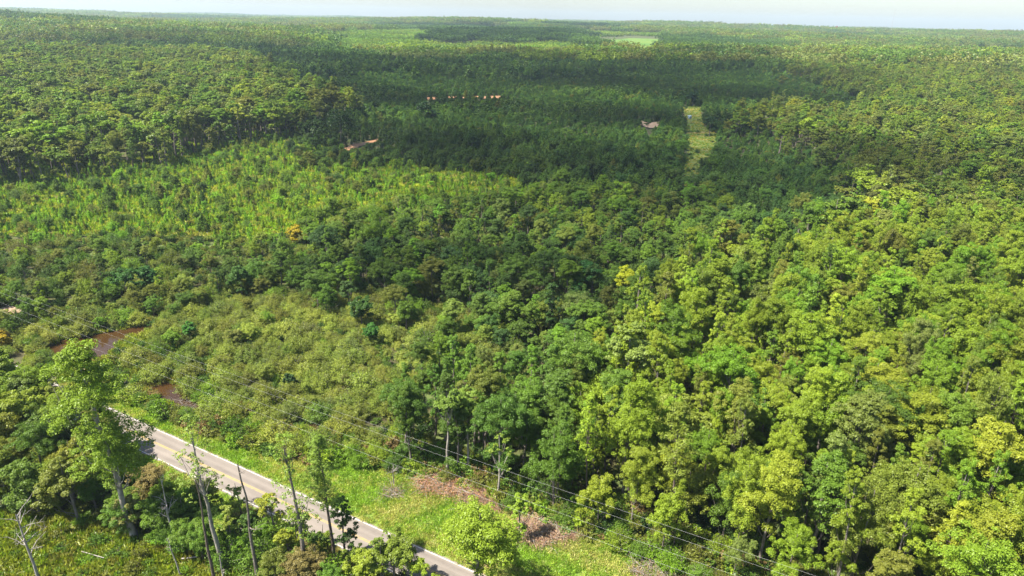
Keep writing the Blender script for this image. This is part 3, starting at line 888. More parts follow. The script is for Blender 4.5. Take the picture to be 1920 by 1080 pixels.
COLOUR = [(T_YG, 'yellow-green'), (T_YG2, 'yellowish'), (T_LIME, 'lime-green'), (T_MID, 'mid-green'), (T_GRN, 'deep-green'), (T_DK, 'dark-green'), (T_OLV, 'olive'), (T_OLB, 'brownish'), (T_GRY, 'grey-green'),
          (T_WIL, 'pale-olive'), (T_WIL2, 'olive'), (T_GOLD, 'golden'), (T_PINE, 'dark-green'), (T_PINEL, 'bright-green'), (T_BLUE, 'blue-green'), (T_BRN, 'brown')]
PLACE = {'right': 'in the forest beyond the wires', 'row': 'in the row behind the verge', 'swampmix': 'where swamp meets forest', 'shade': 'in the shaded middle wood', 'litband': 'in the sunlit band above the shaded wood', 'leftband': 'in the band behind the pond',
         'swamp': 'in the willow swamp', 'pondleft': 'beside the pond', 'leftfront': 'in the corner wood by the road', 'roadside': 'beside the road', 'brightfield': 'in the bright sapling field', 'brightbush': 'in the bright sapling field',
         'plantation': 'in the shaded pine plantation', 'upleft': 'in the tall wood above the field', 'darkwood': 'in the shaded far wood', 'lightpines': 'in the far pines', 'rightmid': 'on the far wooded slope'}
NOUN = {'broadleaf_tree': 'tree', 'pine_tree': 'pine', 'willow_shrub': 'shrub', 'pine_sapling': 'sapling'}
CAT = {'broadleaf_tree': 'tree', 'pine_tree': 'pine tree', 'willow_shrub': 'shrub', 'pine_sapling': 'sapling'}
GROUP = {'broadleaf_tree': 'broadleaf trees of the woods', 'pine_tree': 'pines of the plantation and woods', 'willow_shrub': 'shrubs of the swamp and field', 'pine_sapling': 'saplings in the bright field'}

ONES = 'zero one two three four five six seven eight nine ten eleven twelve thirteen fourteen fifteen sixteen seventeen eighteen nineteen'.split()
TENS = 'x x twenty thirty forty fifty sixty seventy eighty ninety'.split()
def in_words(n):
    return ONES[n] if n < 20 else TENS[n // 10] + ('-' + ONES[n % 10] if n % 10 else '')
def make_label(noun, size, tint, place, px, py):
    t = np.array(tint)
    col = min(COLOUR, key=lambda c: float(np.sum((np.log(np.array(c[0])) - np.log(t)) ** 2)))[1]
    a, b_ = int(round(px / 19.2)), int(round(py / 10.8))
    for da, db, extra in [(0, 0, ''), (0, 0, 'broad '), (0, 0, 'smaller '), (0, 0, 'half-hidden ')] + [(p_, q_, e_) for e_ in ('', 'smaller ', 'broad ', 'half-hidden ') for p_ in (1, -1, 0) for q_ in (0, 1, -1)]:
        s_ = '%s%s%s %s %s, %s percent across and %s down' % (extra, size if not extra else '', col, noun, place, in_words(min(99, max(0, a + da))), in_words(min(99, max(0, b_ + db))))
        if s_ not in LABELS: return s_
    return s_

def place_single(i_):
    kd = kinds[i_]; P = PROTO[rows['idx'][i_]]
    h = rows['h'][i_]
    if kd == 'broadleaf_tree': size = 'tall ' if h > 19 else ('' if h > 9 else 'low ')
    elif kd == 'pine_tree': size = 'tall ' if h > 12 else ''
    else: size = ''
    lab = make_label(NOUN[kd], size, rows['tint'][i_], PLACE[Z[rows['zone'][i_]][0]], cpx[i_], .5 * (cpy[i_] + tpy[i_]))
    t_ = tuple(float(c) for c in rows['tint'][i_])
    if kd in ('broadleaf_tree', 'pine_tree'):
        o = empty(kd, rows['pos'][i_]); o.scale = rows['s'][i_]; o.rotation_euler = (rng.normal() * .03, rng.normal() * .03, rng.random() * 6.28)
        link('trunk', P['trunk'], o)
        c = link('crown', P['crown'], o); c['tint'] = t_
    else:
        o = link(kd, P['joined']); o.location = rows['pos'][i_]; o.scale = rows['s'][i_]; o.rotation_euler = (rng.normal() * .04, rng.normal() * .04, rng.random() * 6.28)
        o['tint'] = t_
    tag(o, lab, CAT[kd], GROUP[kd])
for i_ in np.where(single)[0]: place_single(i_)

def pack(sel):
    n = int(sel.sum())
    return dict(pos=rows['pos'][sel], idx=rows['idx'][sel], rotz=rng.random(n) * 6.28, tilt=rng.normal(size=(n, 2)) * .03, scl=rows['s'][sel], tint=rows['tint'][sel])
rest = ~single
scatter_object('mixed_forest', pack(rest & (kinds == 'broadleaf_tree')), 'broadleaf forest filling the valley behind and between the single trees')
scatter_object('pine_plantation', pack(rest & (kinds == 'pine_tree')), 'mass of dark young pines planted across the shaded slope')
scatter_object('shrubbery', pack(rest & (kinds == 'willow_shrub')), 'low shrubs filling the swamp and the field edges')
scatter_object('sapling_field', pack(rest & (kinds == 'pine_sapling')), 'rows of small bright saplings across the sunlit field')

# ------------------------------------------------------------------ ground cover: undergrowth, grass, herbs
def cover(poly, sp, key, tints, srange, maxd=520, test=None, pixel=True):
    ax, ay = np.meshgrid(np.arange(-maxd, maxd, sp), np.arange(10, maxd, sp))
    x = (ax + rng.uniform(-.5, .5, ax.shape) * sp).ravel(); y = (ay + rng.uniform(-.5, .5, ax.shape) * sp).ravel()
    g = hgt(x, y)
    px, py, _ = proj(x, y, g)
    u, v = road_uv(x, y)
    k = (inside(px, py, poly) if poly is not None else np.ones(len(x), bool)) & ~((np.abs(v) < HW + .45) & (u > -190) & (u < 160))
    if test is not None: k &= test(x, y, u, v)
    if key in ('bush', 'willow'):
        for zz in (0, 1.2, 2.4):
            qx, qy, _ = proj(x, y, g + zz)
            for pp in (POND1, POND2, POND5): k &= ~inside(qx, qy, pp)
    x, y, g = x[k], y[k], g[k]
    n = len(x)
    s = rng.uniform(*srange, n)
    tt = np.array(tints)
    q = np.clip(.5 + .45 * np.sin(x / 3.1 + 2 * np.sin(y / 4.3)) * np.cos(y / 3.7) + rng.normal(size=n) * .25, 0, .999)
    ti = (q * len(tt)).astype(int)
    ids = np.array(PIDX[key])[rng.integers(len(PIDX[key]), size=n)]
    return dict(pos=np.stack([x, y, g], 1), idx=ids, rotz=rng.random(n) * 6.28, tilt=rng.normal(size=(n, 2)) * .08, scl=np.stack([s, s, s * rng.uniform(.7, 1.3, n)], 1),
                tint=tt[ti] * rng.uniform(.8, 1.2, (n, 1)))
def merge(*ds): return {k: np.concatenate([d[k] for d in ds]) for k in ds[0]}
G1, G2, G3 = (.16, .26, .025), (.23, .28, .05), (.29, .28, .10)
verge = cover(None, .42, 'grass', [G1, (.12, .20, .025), G2, G3], (.6, 1.3), 150, lambda x, y, u, v: (v > HW + .35) & (v < np.interp(u, [-30, -6, 12, 23, 36, 44, 51, 61, 100, 160], [7.5, 6.5, 6.8, 7.4, 11, 14.2, 16.4, 18.6, 18.4, 18]) + 1.5) & (u > -35) & (u < 120) & (rng.random(len(x)) < .85))
should = cover(None, .6, 'grass', [G2, G1, G3, (.2, .16, .07)], (.6, 1.4), 150, lambda x, y, u, v: (v < -HW - .35) & (v > -HW - 6) & (u > -45) & (u < 110))
clear = cover(CLEARING, .8, 'herb', [(.15, .18, .02), (.11, .16, .016), (.17, .19, .03), (.15, .15, .035), (.10, .15, .016)], (.4, .95), 150)
lane = cover(LANE, 1.5, 'herb', [(.26, .22, .05), (.17, .22, .03), (.10, .18, .02), (.22, .22, .035)], (.3, .8), 700)
bank = cover([(40, 690), (60, 640), (180, 600), (360, 590), (420, 640), (420, 800), (280, 770), (230, 690), (120, 710)], .9, 'herb', [(.14, .18, .03), (.18, .20, .04), (.20, .18, .06)], (.4, 1.0), 220,
             lambda x, y, u, v: ~np.any([inside(*proj(x, y, hgt(x, y))[:2], pp) for pp in (POND1, POND2, POND3, POND5)], axis=0))
SWALE = [(276, 770), (310, 775), (420, 838), (520, 880), (640, 880), (560, 840), (420, 790), (320, 762)]
lane = merge(lane, cover(LANE, 6.0, 'bush', [T_PINE, T_GRN, T_MID], (.7, 1.7), 700, lambda x, y, u, v: rng.random(len(x)) < .3))
clear = merge(clear, cover(CLEARING, 2.4, 'bush', [T_MID, T_OLV, T_GRN, T_LIME], (.5, 1.3), 150, lambda x, y, u, v: rng.random(len(x)) < .6))
scatter_object('grass', merge(verge, should, lane, bank), 'grass growing along the road, the pond banks and the lane')
scatter_object('weeds', clear, 'tall yellow-green weeds covering the clearing')
BF = [z for z in Z if z[0] == 'brightfield'][0][1]
fieldc = cover(BF, 1.7, 'herb', [(.18, .25, .02), (.21, .25, .028), (.16, .26, .016), (.22, .21, .055), (.24, .27, .02), (.13, .20, .02)], (.7, 1.6), 480)
def under_ok(x, y, u, v):
    px, py, _ = proj(x, y, hgt(x, y))
    ok = ~((v > -6) & (v < 6)) & ~((v > 0) & (v < 18.6) & (u > -5)) & (np.hypot(x, y) < 420) & (px > -200) & (px < 2120)
    for pp in (POND1, POND2, POND3, CLEARING, SAND, BF, LANE, TRACK1, TRACK3): ok &= ~inside(px, py, pp)
    return ok
under = cover(None, 3.0, 'bush', [T_GRN, T_MID, T_OLV, T_DK, T_WIL2], (.8, 1.7), 420, under_ok)
edge_u, edge_v = [-30, -6, 12, 23, 36, 44, 51, 61, 100, 160], [7.5, 6.5, 6.8, 7.4, 11, 14.2, 16.4, 18.6, 18.4, 18]
def edge_ok(x, y, u, v):
    e = np.interp(u, edge_u, edge_v)
    qx, qy, _ = proj(x, y, hgt(x, y) + 1.2)
    bx2, by2, _ = proj(x, y, hgt(x, y))
    return (u > -12) & (u < 130) & (v > e - .6) & (v < e + 9) & ~inside(qx, qy, POND2) & ~inside(bx2, by2, POND2)
under = merge(under, cover(None, 1.6, 'bush', [T_LIME, T_MID, T_OLV, T_YG, T_GRN, T_BRN], (.7, 2.0), 150, edge_ok), cover(None, 3.2, 'willow', [T_LIME, T_MID, T_OLV, T_YG, T_GRN], (.5, 1.0), 150, edge_ok))
scatter_object('field_herbs', fieldc, 'yellow-green grass and herbs between the saplings')
scatter_object('undergrowth', under, 'low bushes covering the ground under the trees')

# ------------------------------------------------------------------ far canopy
def far_patches():
    P, I, T, Sx = [], [], [], []
    r_ = FARMIN - 10
    while r_ < 9500:
        st = 46 * (1 + max(0, (r_ - 2500)) / 5000)
        na_ = int(2 * R(56) * r_ / st)
        for k in range(na_):
            a = -R(56) + (k + rng.uniform(.1, .9)) * 2 * R(56) / na_
            rr = r_ + rng.uniform(-.4, .4) * st
            P.append((rr * math.sin(a), rr * math.cos(a)))
            Sx.append(st / 46)
        r_ += st * .9
    P = np.array(P); Sx = np.array(Sx)
    g = hgt(P[:, 0], P[:, 1])
    px, py, _ = proj(P[:, 0], P[:, 1], g)
    u, v, _ = proj(P[:, 0], P[:, 1], g + 14)
    ok = ~inside(px, py, [(1085, 80), (1110, 70), (1180, 67), (1252, 69), (1256, 86), (1245, 105), (1190, 102), (1120, 90)])
    n = len(P)
    px = px + rng.normal(size=n) * 26 + 20 * np.sin(P[:, 1] / 130); u = u + rng.normal(size=n) * 14; py = py + rng.normal(size=n) * 2
    low = (inside(px, py, [(700, 60), (960, 52), (1060, 58), (1240, 66), (1250, 110), (560, 110), (560, 70)]) | (np.sin(P[:, 0] / 330 + 1) * np.sin(P[:, 1] / 410 + P[:, 0] / 900) > .62)) & ok
    con = inside(u, v, [(820, 50), (880, 54), (1080, 52), (1080, 72), (820, 72)]) | (np.sin(P[:, 0] / 240) * np.sin(P[:, 1] / 300 + 2) > .45)
    idx = np.zeros(n, int); tint = np.zeros((n, 3))
    for i_ in range(n):
        if low[i_] and not con[i_]: key, pal = 'patch_low', (T_LIME, T_PINEL, T_YG)
        elif con[i_]: key, pal = 'patch_pine', (T_PINE, T_GRN, T_DK)
        else: key, pal = 'patch', (T_OLV, T_MID, T_GRY, T_GRN, T_MID, T_OLV, T_YG)
        idx[i_] = PIDX[key][rng.integers(len(PIDX[key]))]
        tint[i_] = np.array(pal[rng.integers(len(pal))]) * rng.uniform(.8, 1.2)
    s = np.stack([Sx, Sx, rng.uniform(.85, 1.2, n) * np.where(Sx > 1.6, 1.2, 1)], 1)
    d = dict(pos=np.column_stack([P, g]), idx=idx, rotz=rng.random(n) * 6.28, tilt=np.zeros((n, 2)), scl=s, tint=tint)
    return {k: q[ok] for k, q in d.items()}
scatter_object('far_forest', far_patches(), 'hazy unbroken woods rolling to the horizon')

# ------------------------------------------------------------------ clouds above and beyond the frame: they throw the shade on the woods
m, nt, out = node_mat('cloud')     # vapour: part of the sunlight passes each layer
cd_ = N(nt, 'ShaderNodeBsdfDiffuse'); cd_.inputs[0].default_value = (.9, .9, .92, 1)
ct_ = N(nt, 'ShaderNodeBsdfTransparent')
cm_ = N(nt, 'ShaderNodeMixShader'); cm_.inputs[0].default_value = .20
nt.links.new(ct_.outputs[0], cm_.inputs[1]); nt.links.new(cd_.outputs[0], cm_.inputs[2]); nt.links.new(cm_.outputs[0], out.inputs[0])
M['cloud'] = m
def cloud(poly, label, alt=1150.0, cell=1.0, dz=6, thin=1.0, names=None):
    P = np.array([ground(a, b_, dz)[:2] for a, b_ in poly])
    lo, hi = P.min(0), P.max(0)
    step = max(14.0, min(hi - lo) / 9) * cell
    import bmesh
    bm = bmesh.new(); bmesh.ops.create_icosphere(bm, subdivisions=2, radius=1)
    sv = np.array([v.co[:] for v in bm.verts]); sf = np.array([[v.index for v in f.verts] for f in bm.faces]); bm.free()
    mb = MB()
    ax, ay = np.meshgrid(np.arange(lo[0], hi[0] + step, step), np.arange(lo[1], hi[1] + step, step))
    x = (ax + rng.uniform(-.35, .35, ax.shape) * step).ravel(); y = (ay + rng.uniform(-.35, .35, ax.shape) * step).ravel()
    k = inside(x, y, P) & (rng.random(len(x)) < thin)
    for a, b_ in zip(x[k], y[k]):
        z = float(hgt(a, b_)) + dz
        t = (alt + rng.uniform(-.5, 1.5) * step - z) / S[2]
        c = np.array([a, b_, z]) + S * t
        r_ = step * rng.uniform(.55, .95)
        v = sv * (1 + .18 * np.sin(sv[:, [1, 2, 0]] * 5 + rng.random(3) * 6)) * np.array([1, 1, .7]) * r_
        mb.add(v + c, sf)
    o = mb.build('cloud', M['cloud'], smooth=True)
    tag(o, label, 'cloud', 'fair-weather clouds overhead', kind='stuff')
cloud([(440, 112), (700, 108), (860, 102), (1240, 105), (1330, 98), (1500, 112), (1640, 180), (1630, 200), (1400, 188), (1385, 215), (1470, 290), (1560, 330), (1880, 325), (1900, 375), (1640, 385), (1560, 415), (1380, 425), (1290, 390), (1260, 362), (1030, 345), (960, 318), (800, 300), (710, 285), (690, 262), (570, 275), (550, 235), (690, 205), (600, 165)], 'wide cumulus cloud above the pine plantation, beyond the top edge', thin=.95, cell=.85)
cloud([(520, 510), (640, 462), (800, 446), (960, 448), (1180, 468), (1290, 488), (1330, 515), (1250, 560), (1180, 590), (1070, 640), (980, 600), (880, 560), (720, 560), (600, 545)], 'small ragged cloud above the middle wood, beyond the top edge', thin=.8)
cloud([(60, 80), (300, 70), (420, 74), (560, 82), (640, 92), (560, 112), (380, 106), (180, 106), (90, 98)], 'flat cloud above the far wood, beyond the top edge')
cloud([(820, 54), (1085, 54), (1085, 74), (820, 72)], 'small cloud above the dark far pines, beyond the top edge', dz=14)
cloud([(700, 44), (960, 42), (1160, 47), (1180, 54), (1020, 51), (820, 50)], 'long far cloud near the skyline woods, beyond the top edge', dz=14)

# ------------------------------------------------------------------ single trees and things by the road
def hero(make, base, py_top, tint, label, leaf='leaf', bark='bark', name='broadleaf_tree', cat='tree', group='single trees along the road'):
    """a tree of its own make; base in photo pixels on the ground, its top at pixel row py_top"""
    p = ground(*base); h = height_to(p, py_top)
    tb, cb = make(h)
    o = empty(name, p, rng.random() * 6.28)
    tb.build('trunk', M[bark], o, True)
    c = cb.build('crown', M[leaf], o); c['tint'] = tuple(tint)
    tag(o, label, cat, group)
    return o
def BL(rad, base, nb, nl, leaf, top=.75, limbs=8, small=1.0, column=False):
    return lambda h: broadleaf(h, rad, base, nb, nl, leaf, top=top, limbs=limbs, small=small, column=column)
hero(BL(6.4, .36, 460, 84, .25, .72, 18, .9, True), (254, 1008), 640, (.125, .18, .020), 'tall full-crowned tree with bare pale trunk hiding the road end', bark='palebark')
hero(BL(3.4, .5, 170, 16, .22, .8, 14, .75, True), (418, 1066), 780, (.14, .19, .036), 'pale-barked airy tree standing in front of the road', bark='palebark')
hero(BL(3.6, .35, 190, 15, .22, .8, 14, .75, True), (576, 1090), 806, (.13, .19, .028), 'slim airy tree beside the pine with leafy skirt')
hero(lambda h: pine(h, 3.3, .5, 14, 46, .42), (628, 1062), 820, (.105, .155, .026), 'dark-stemmed pine standing alone at the road edge', leaf='needle', bark='darkbark', name='pine_tree', cat='pine tree')
hero(BL(2.3, .1, 170, 46, .2, .5, 6, .9, True), (648, 1046), 936, (.040, .075, .016), 'small dark-leaved tree against the road')
hero(BL(3.6, .08, 130, 80, .24, .8, 6), (738, 1100), 1000, (.115, .15, .022), 'bushy yellowish tree covering the road at the lower edge')
hero(BL(5.6, .1, 300, 85, .24, .7, 8), (893, 1125), 938, (.150, .205, .020), 'bright yellow-green tree in front of the grass verge')
hero(BL(2.4, .08, 90, 70, .24, .7, 6), (975, 1010), 915, (.15, .215, .022), 'young lime bush between the two brush piles')
hero(BL(2.6, .08, 80, 60, .24, .7, 6), (245, 1003), 930, (.14, .14, .045), 'drooping olive vine bush round the tall tree foot')
hero(BL(4.2, .05, 160, 80, .26, .7, 6), (150, 985), 850, (.115, .13, .026), 'olive vine-covered thicket beside the tall tree')
hero(BL(4.6, .05, 160, 80, .26, .7, 6), (75, 965), 860, (.085, .13, .022), 'green thicket behind the white dead snag')
hero(BL(2.6, .05, 80, 70, .24, .7, 6), (470, 1012), 960, (.05, .09, .018), 'low dark bush between the slim trunks')
hero(BL(2.4, .3, 60, 44, .24, .7, 6), (520, 1020), 920, (.19, .20, .02), 'yellow-leaved small tree overhanging the road edge')
hero(BL(3.4, .05, 100, 70, .24, .7, 6), (690, 1110), 1030, (.16, .195, .022), 'low yellow-green bush under the dark small tree')
hero(BL(5.0, .12, 190, 90, .28, .75, 8), (15, 795), 640, (.13, .175, .024), 'yellow-green tree hiding the road at the edge of the photo')
hero(BL(4.6, .12, 170, 90, .28, .75, 8), (80, 815), 705, (.095, .13, .03), 'olive tree screening the road below the pond')
hero(BL(4.2, .12, 160, 90, .28, .75, 8), (130, 825), 725, (.15, .20, .02), 'lime tree screening the road beside the tall tree')
hero(BL(4.8, .12, 170, 90, .28, .75, 8), (60, 855), 740, (.15, .185, .022), 'bright tree in the corner wood below the road')
hero(BL(4.2, .12, 150, 90, .28, .75, 8), (170, 880), 770, (.12, .125, .022), 'brownish-olive tree close against the tall tree')
for (bx_, by_, tp, rr, tn, lab) in [(352, 1000, 925, 2.2, (.10, .15, .02), 'leafy sapling left of the dark dead trunk'.replace('left of', 'beside')), (445, 1050, 955, 2.2, (.15, .18, .03), 'thin-leaved sapling behind the broken stump'), (400, 975, 905, 1.8, (.13, .17, .03), 'small airy sapling at the road edge by the dark dead trunk'),
                                    (545, 1075, 985, 2.4, (.16, .18, .02), 'yellowish sapling below the slim airy tree'), (600, 1085, 1000, 2.2, (.06, .10, .018), 'dark sapling at the pine foot'), (670, 1085, 1020, 2.4, (.13, .17, .022), 'rounded sapling covering the road edge line'),
                                    (500, 1000, 930, 2.0, (.17, .19, .03), 'airy yellow sapling overlapping the pale road'), (300, 985, 925, 2.6, (.07, .11, .018), 'shaded bush between the tall tree and the twisted one'), (790, 1120, 1050, 2.6, (.15, .20, .02), 'small bright bush at the lower edge by the road'), (560, 1040, 945, 2.6, (.15, .20, .03), 'airy sapling crossing the road between the slim trees'), (610, 1050, 975, 2.2, (.13, .17, .025), 'thin sapling behind the pine stem'), (455, 985, 900, 2.4, (.14, .18, .035), 'airy sapling beside the brown dead trunk'), (715, 1105, 1005, 2.6, (.10, .14, .02), 'leafy sapling at the foot of the bushy yellowish tree')]:
    hero(BL(rr, .15, 70, 40, .22, .75, 8), (bx_, by_), tp, tn, lab)
for (bx_, by_, tp, rr, tn, lab) in [(30, 900, 770, 4.6, (.125, .135, .020), 'olive-gold tree massed in the lower corner wood'), (110, 900, 760, 4.4, (.065, .10, .018), 'dark green tree inside the corner wood'), (0, 850, 715, 4.5, (.10, .15, .018), 'green tree cut by the photo edge in the corner wood'),
                                    (150, 930, 815, 3.8, (.14, .145, .022), 'golden-olive vine tree at the clearing edge'), (20, 950, 850, 4.0, (.10, .13, .018), 'vine-hung tree at the clearing corner'), (205, 900, 800, 3.2, (.05, .085, .016), 'shaded tree right behind the tall trunk'.replace('right ', ''))]:
    hero(BL(rr, .08, 190, 80, .25, .75, 6), (bx_, by_), tp, tn, lab)
hero(BL(3.2, .1, 150, 80, .25, .75, 8), (52, 772), 668, (.12, .17, .022), 'narrow green tree hiding the road near the photo edge')
hero(BL(3.4, .1, 150, 80, .25, .75, 8), (-25, 770), 640, (.09, .13, .02), 'dark green tree cut off by the photo edge beside the hidden road')
hero(BL(3.0, .1, 140, 80, .25, .75, 8), (100, 806), 706, (.13, .18, .022), 'rounded lime tree covering the last strip of road')
hero(BL(3.0, .1, 140, 80, .25, .75, 8), (66, 790), 690, (.08, .125, .02), 'deep-green tree covering the road below the pond')
hero(BL(3.6, .1, 160, 80, .25, .75, 8), (150, 838), 712, (.14, .185, .022), 'yellow-green tree covering the road beside the tall tree')
hero(BL(3.2, .1, 150, 80, .25, .75, 8), (196, 850), 735, (.10, .15, .02), 'green tree tucked behind the tall trunk by the road')
hero(BL(3.2, .1, 150, 80, .25, .75, 8), (110, 822), 708, (.12, .14, .022), 'olive tree in front of the hidden road bend')
# trunks of the row behind the verge
hero(BL(3.6, .55, 110, 60, .26, .8, 16, .8), (838, 893), 722, (.10, .15, .026), 'fork-trunked pale tree at the front of the row', bark='palebark', group='pale trunks in the row')
hero(BL(3.3, .55, 110, 60, .26, .8, 16, .8), (876, 888), 735, (.12, .175, .028), 'white-trunked tree beside the forked one in the row', bark='palebark', group='pale trunks in the row')
hero(BL(2.4, .3, 60, 34, .24, .8, 12, .8), (934, 938), 800, (.14, .19, .03), 'thin tan-trunked tree with sparse leaves in the row', bark='palebark', group='pale trunks in the row')
hero(BL(5.2, .25, 220, 80, .30, .7, 16, .8), (1165, 810), 600, (.15, .195, .045), 'tall pale-green tree rising over the forest edge', bark='palebark', group='trees that stand out')
# trees that stand out of the shrubs and the shaded wood: base x, base y, top y, width, tint
for (bx_, by_, tp, wd, tn, lab) in [(678, 618, 556, 1.0, (.036, .076, .016), 'dark round tree standing alone in the willows'), (696, 650, 606, .95, (.038, .105, .018), 'small bright-edged dark tree below the round one'),
                              (836, 690, 628, .95, (.036, .078, .020), 'dark green two-headed tree near the middle of the swamp'), (545, 735, 694, .8, (.034, .066, .022), 'small dark bush above the road bank'),
                              (356, 640, 602, .9, (.05, .14, .022), 'bright green bush beside the brown pond'), (1098, 560, 492, 1.2, (.026, .080, .022), 'large dark round tree in the middle wood'),
                              (1175, 570, 497, .8, (.26, .28, .016), 'bright yellow tree in the shaded wood'), (716, 480, 392, 1.0, (.085, .14, .016), 'large rounded tree at the edge of the bright field'),
                              (660, 550, 484, 1.0, (.045, .085, .020), 'domed dark tree above the willow swamp'), (742, 545, 488, .95, (.05, .09, .024), 'domed tree beside the dark one above the swamp'),
                              (775, 520, 436, .9, (.065, .105, .028), 'tall oval tree in the shaded wood'), (845, 525, 462, 1.1, (.045, .088, .028), 'wide dark tree in the shaded wood'),
                              (556, 460, 420, 1.0, (.27, .21, .013), 'golden-leaved tree below the bright field'), (822, 440, 384, .7, (.085, .18, .018), 'fresh green oval tree in the shaded wood'),
                              (1296, 395, 334, 1.0, (.09, .18, .018), 'bright green tree at the foot of the lane'), (1164, 420, 336, .75, (.115, .185, .018), 'pointed lime tree at the plantation edge'),
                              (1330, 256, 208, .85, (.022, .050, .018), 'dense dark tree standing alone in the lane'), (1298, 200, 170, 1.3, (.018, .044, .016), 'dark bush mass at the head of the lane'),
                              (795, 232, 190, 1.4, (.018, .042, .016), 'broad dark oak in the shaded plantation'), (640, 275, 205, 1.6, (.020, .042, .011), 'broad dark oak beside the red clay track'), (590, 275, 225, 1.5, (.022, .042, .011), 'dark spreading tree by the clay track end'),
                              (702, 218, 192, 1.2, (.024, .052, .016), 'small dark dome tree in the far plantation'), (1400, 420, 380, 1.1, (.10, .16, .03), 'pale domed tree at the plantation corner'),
                              (280, 545, 500, 1.2, (.035, .09, .022), 'deep-green rounded tree above the pond'), (240, 560, 500, 1.0, (.04, .095, .022), 'second deep-green tree above the pond'), (455, 560, 500, .9, (.05, .10, .022), 'dark-green tree among the brownish thicket'),
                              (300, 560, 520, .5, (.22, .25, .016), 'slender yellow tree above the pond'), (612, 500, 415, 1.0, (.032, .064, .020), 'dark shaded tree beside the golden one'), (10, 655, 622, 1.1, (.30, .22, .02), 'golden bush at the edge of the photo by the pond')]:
    far_ = by_ < 300
    hero((lambda w_, f_: lambda h: broadleaf(h, h * .42 * w_, .05, 150 if not f_ else 90, 95 if not f_ else 50, .26 if not f_ else .8, top=.82, limbs=6))(wd, far_), (bx_, by_), tp, tn, lab, group='trees that stand out')

# dead trees
def snag(base, py_top, r0, limbs, label, mat='deadwood', reach=.3, lean=.04, extra=None):
    p = ground(*base); h = height_to(p, py_top)
    tb = bare_tree(h, r0, limbs, reach, lean=lean)
    if extra: extra(tb, h)
    o = empty('dead_tree', p)
    tb.build('trunk', M[mat], o, True)
    tag(o, label, 'dead tree', 'dead trees by the road')
    print(label, 'h=%.1f' % h)
snag((404, 1100), 903, .24, 0, 'bare dark pole-like dead trunk without branches', 'darkbark', lean=.02)
snag((484, 1100), 868, .27, 2, 'brown dead trunk with a single branch at its tip', 'bark', .22, .02)
snag((328, 1032), 892, .17, 9, 'twisted grey dead tree with curling branches', reach=.22)
snag((84, 1110), 962, .22, 12, 'white dead snag with spreading broken limbs', reach=.42)
snag((342, 1085), 1005, .12, 4, 'thin leaning dead stem in the weeds', reach=.2, lean=.12)
snag((424, 1100), 1042, .16, 3, 'short broken white stump among the weeds', reach=.3)
snag((738, 908), 876, .12, 10, 'small bleached dead tree on the verge', reach=.6)
snag((1692, 760), 640, .16, 6, 'grey dead trunk deep in the forest', 'palebark')
snag((1510, 480), 445, .25, 6, 'broken grey snag rising from the forest slope', 'palebark', .2)
snag((1216, 470), 420, .2, 9, 'pale dead tree in the shaded wood', reach=.4)

# brush piles
def brush(poly, n, hgt_, tints, woods, label):
    P = [ground(*q)[:2] for q in poly]; P = np.array(P)
    c = P.mean(0)
    root = empty('brush_pile', (c[0], c[1], 0))
    tb, cb = MB(), MB()
    k = 0
    while k < n:
        q = P.min(0) + rng.random(2) * (P.max(0) - P.min(0))
        if not inside(q[:1], q[1:], P)[0]: continue
        k += 1
        a = rng.random() * 6.28; l = rng.uniform(.9, 3.6)
        z = rng.random() ** 1.5 * hgt_
        d = np.array([math.cos(a), math.sin(a), rng.uniform(-.25, .45)])
        s0 = np.array([*(q - c), z]); s1 = s0 + d * l
        s1[2] = max(.04, s1[2])
        tb.tube([s0, .5 * (s0 + s1) + rng.normal(size=3) * .12, s1], [.03, .022, .006], 4, mat=int(rng.integers(len(woods))))
        m = 7
        cb.quads(s0 + (s1 - s0) * rng.random((m, 1)) + rng.normal(size=(m, 3)) * .3 + [0, 0, .05], rng.normal(size=(m, 3)) + [0, 0, .8], rng.uniform(.14, .34, m), .22)
    tb.build('branches', [M[w] for w in woods], root)
    cc = cb.build('dry_foliage', M['dry'], root); cc['tint'] = tints
    tag(root, label, 'brush pile', 'brush piles on the verge')
brush([(775, 905), (820, 893), (900, 908), (935, 925), (920, 940), (850, 932), (790, 925)], 1150, 1.0, (.32, .16, .08), ['redwood', 'redwood', 'deadwood'], 'reddish-brown brush pile below the pale trunks')
brush([(865, 940), (935, 928), (945, 955), (900, 968), (868, 958)], 520, .7, (.28, .15, .08), ['redwood', 'bark'], 'small brown brush pile between the two larger ones')
brush([(955, 990), (1000, 975), (1070, 985), (1075, 1010), (1020, 1025), (965, 1010)], 1150, .9, (.30, .20, .13), ['deadwood', 'redwood', 'redwood'], 'grey-pink brush pile beside the bright tree')
brush([(715, 925), (745, 915), (752, 930), (728, 938)], 110, .6, (.2, .11, .06), ['bark', 'deadwood'], 'small brown brush heap under the bleached tree')
brush([(1190, 1050), (1280, 1075), (1290, 1100), (1180, 1085)], 260, .7, (.22, .13, .08), ['bark', 'deadwood'], 'brown brush at the end of the verge')
brush([(490, 1050), (535, 1040), (540, 1075), (500, 1080)], 200, 1.9, (.24, .10, .055), ['bark', 'deadwood'], 'rust-coloured dead bush under the slim trees')
brush([(405, 1010), (450, 1000), (460, 1020), (420, 1030)], 180, 2.2, (.30, .20, .13), ['bark', 'deadwood'], 'tan dead foliage heap behind the pale-barked tree')
brush([(312, 752), (352, 750), (392, 768), (388, 780), (340, 772)], 150, .3, (.10, .07, .05), ['bark', 'deadwood'], 'grey fallen branches in the small pool')
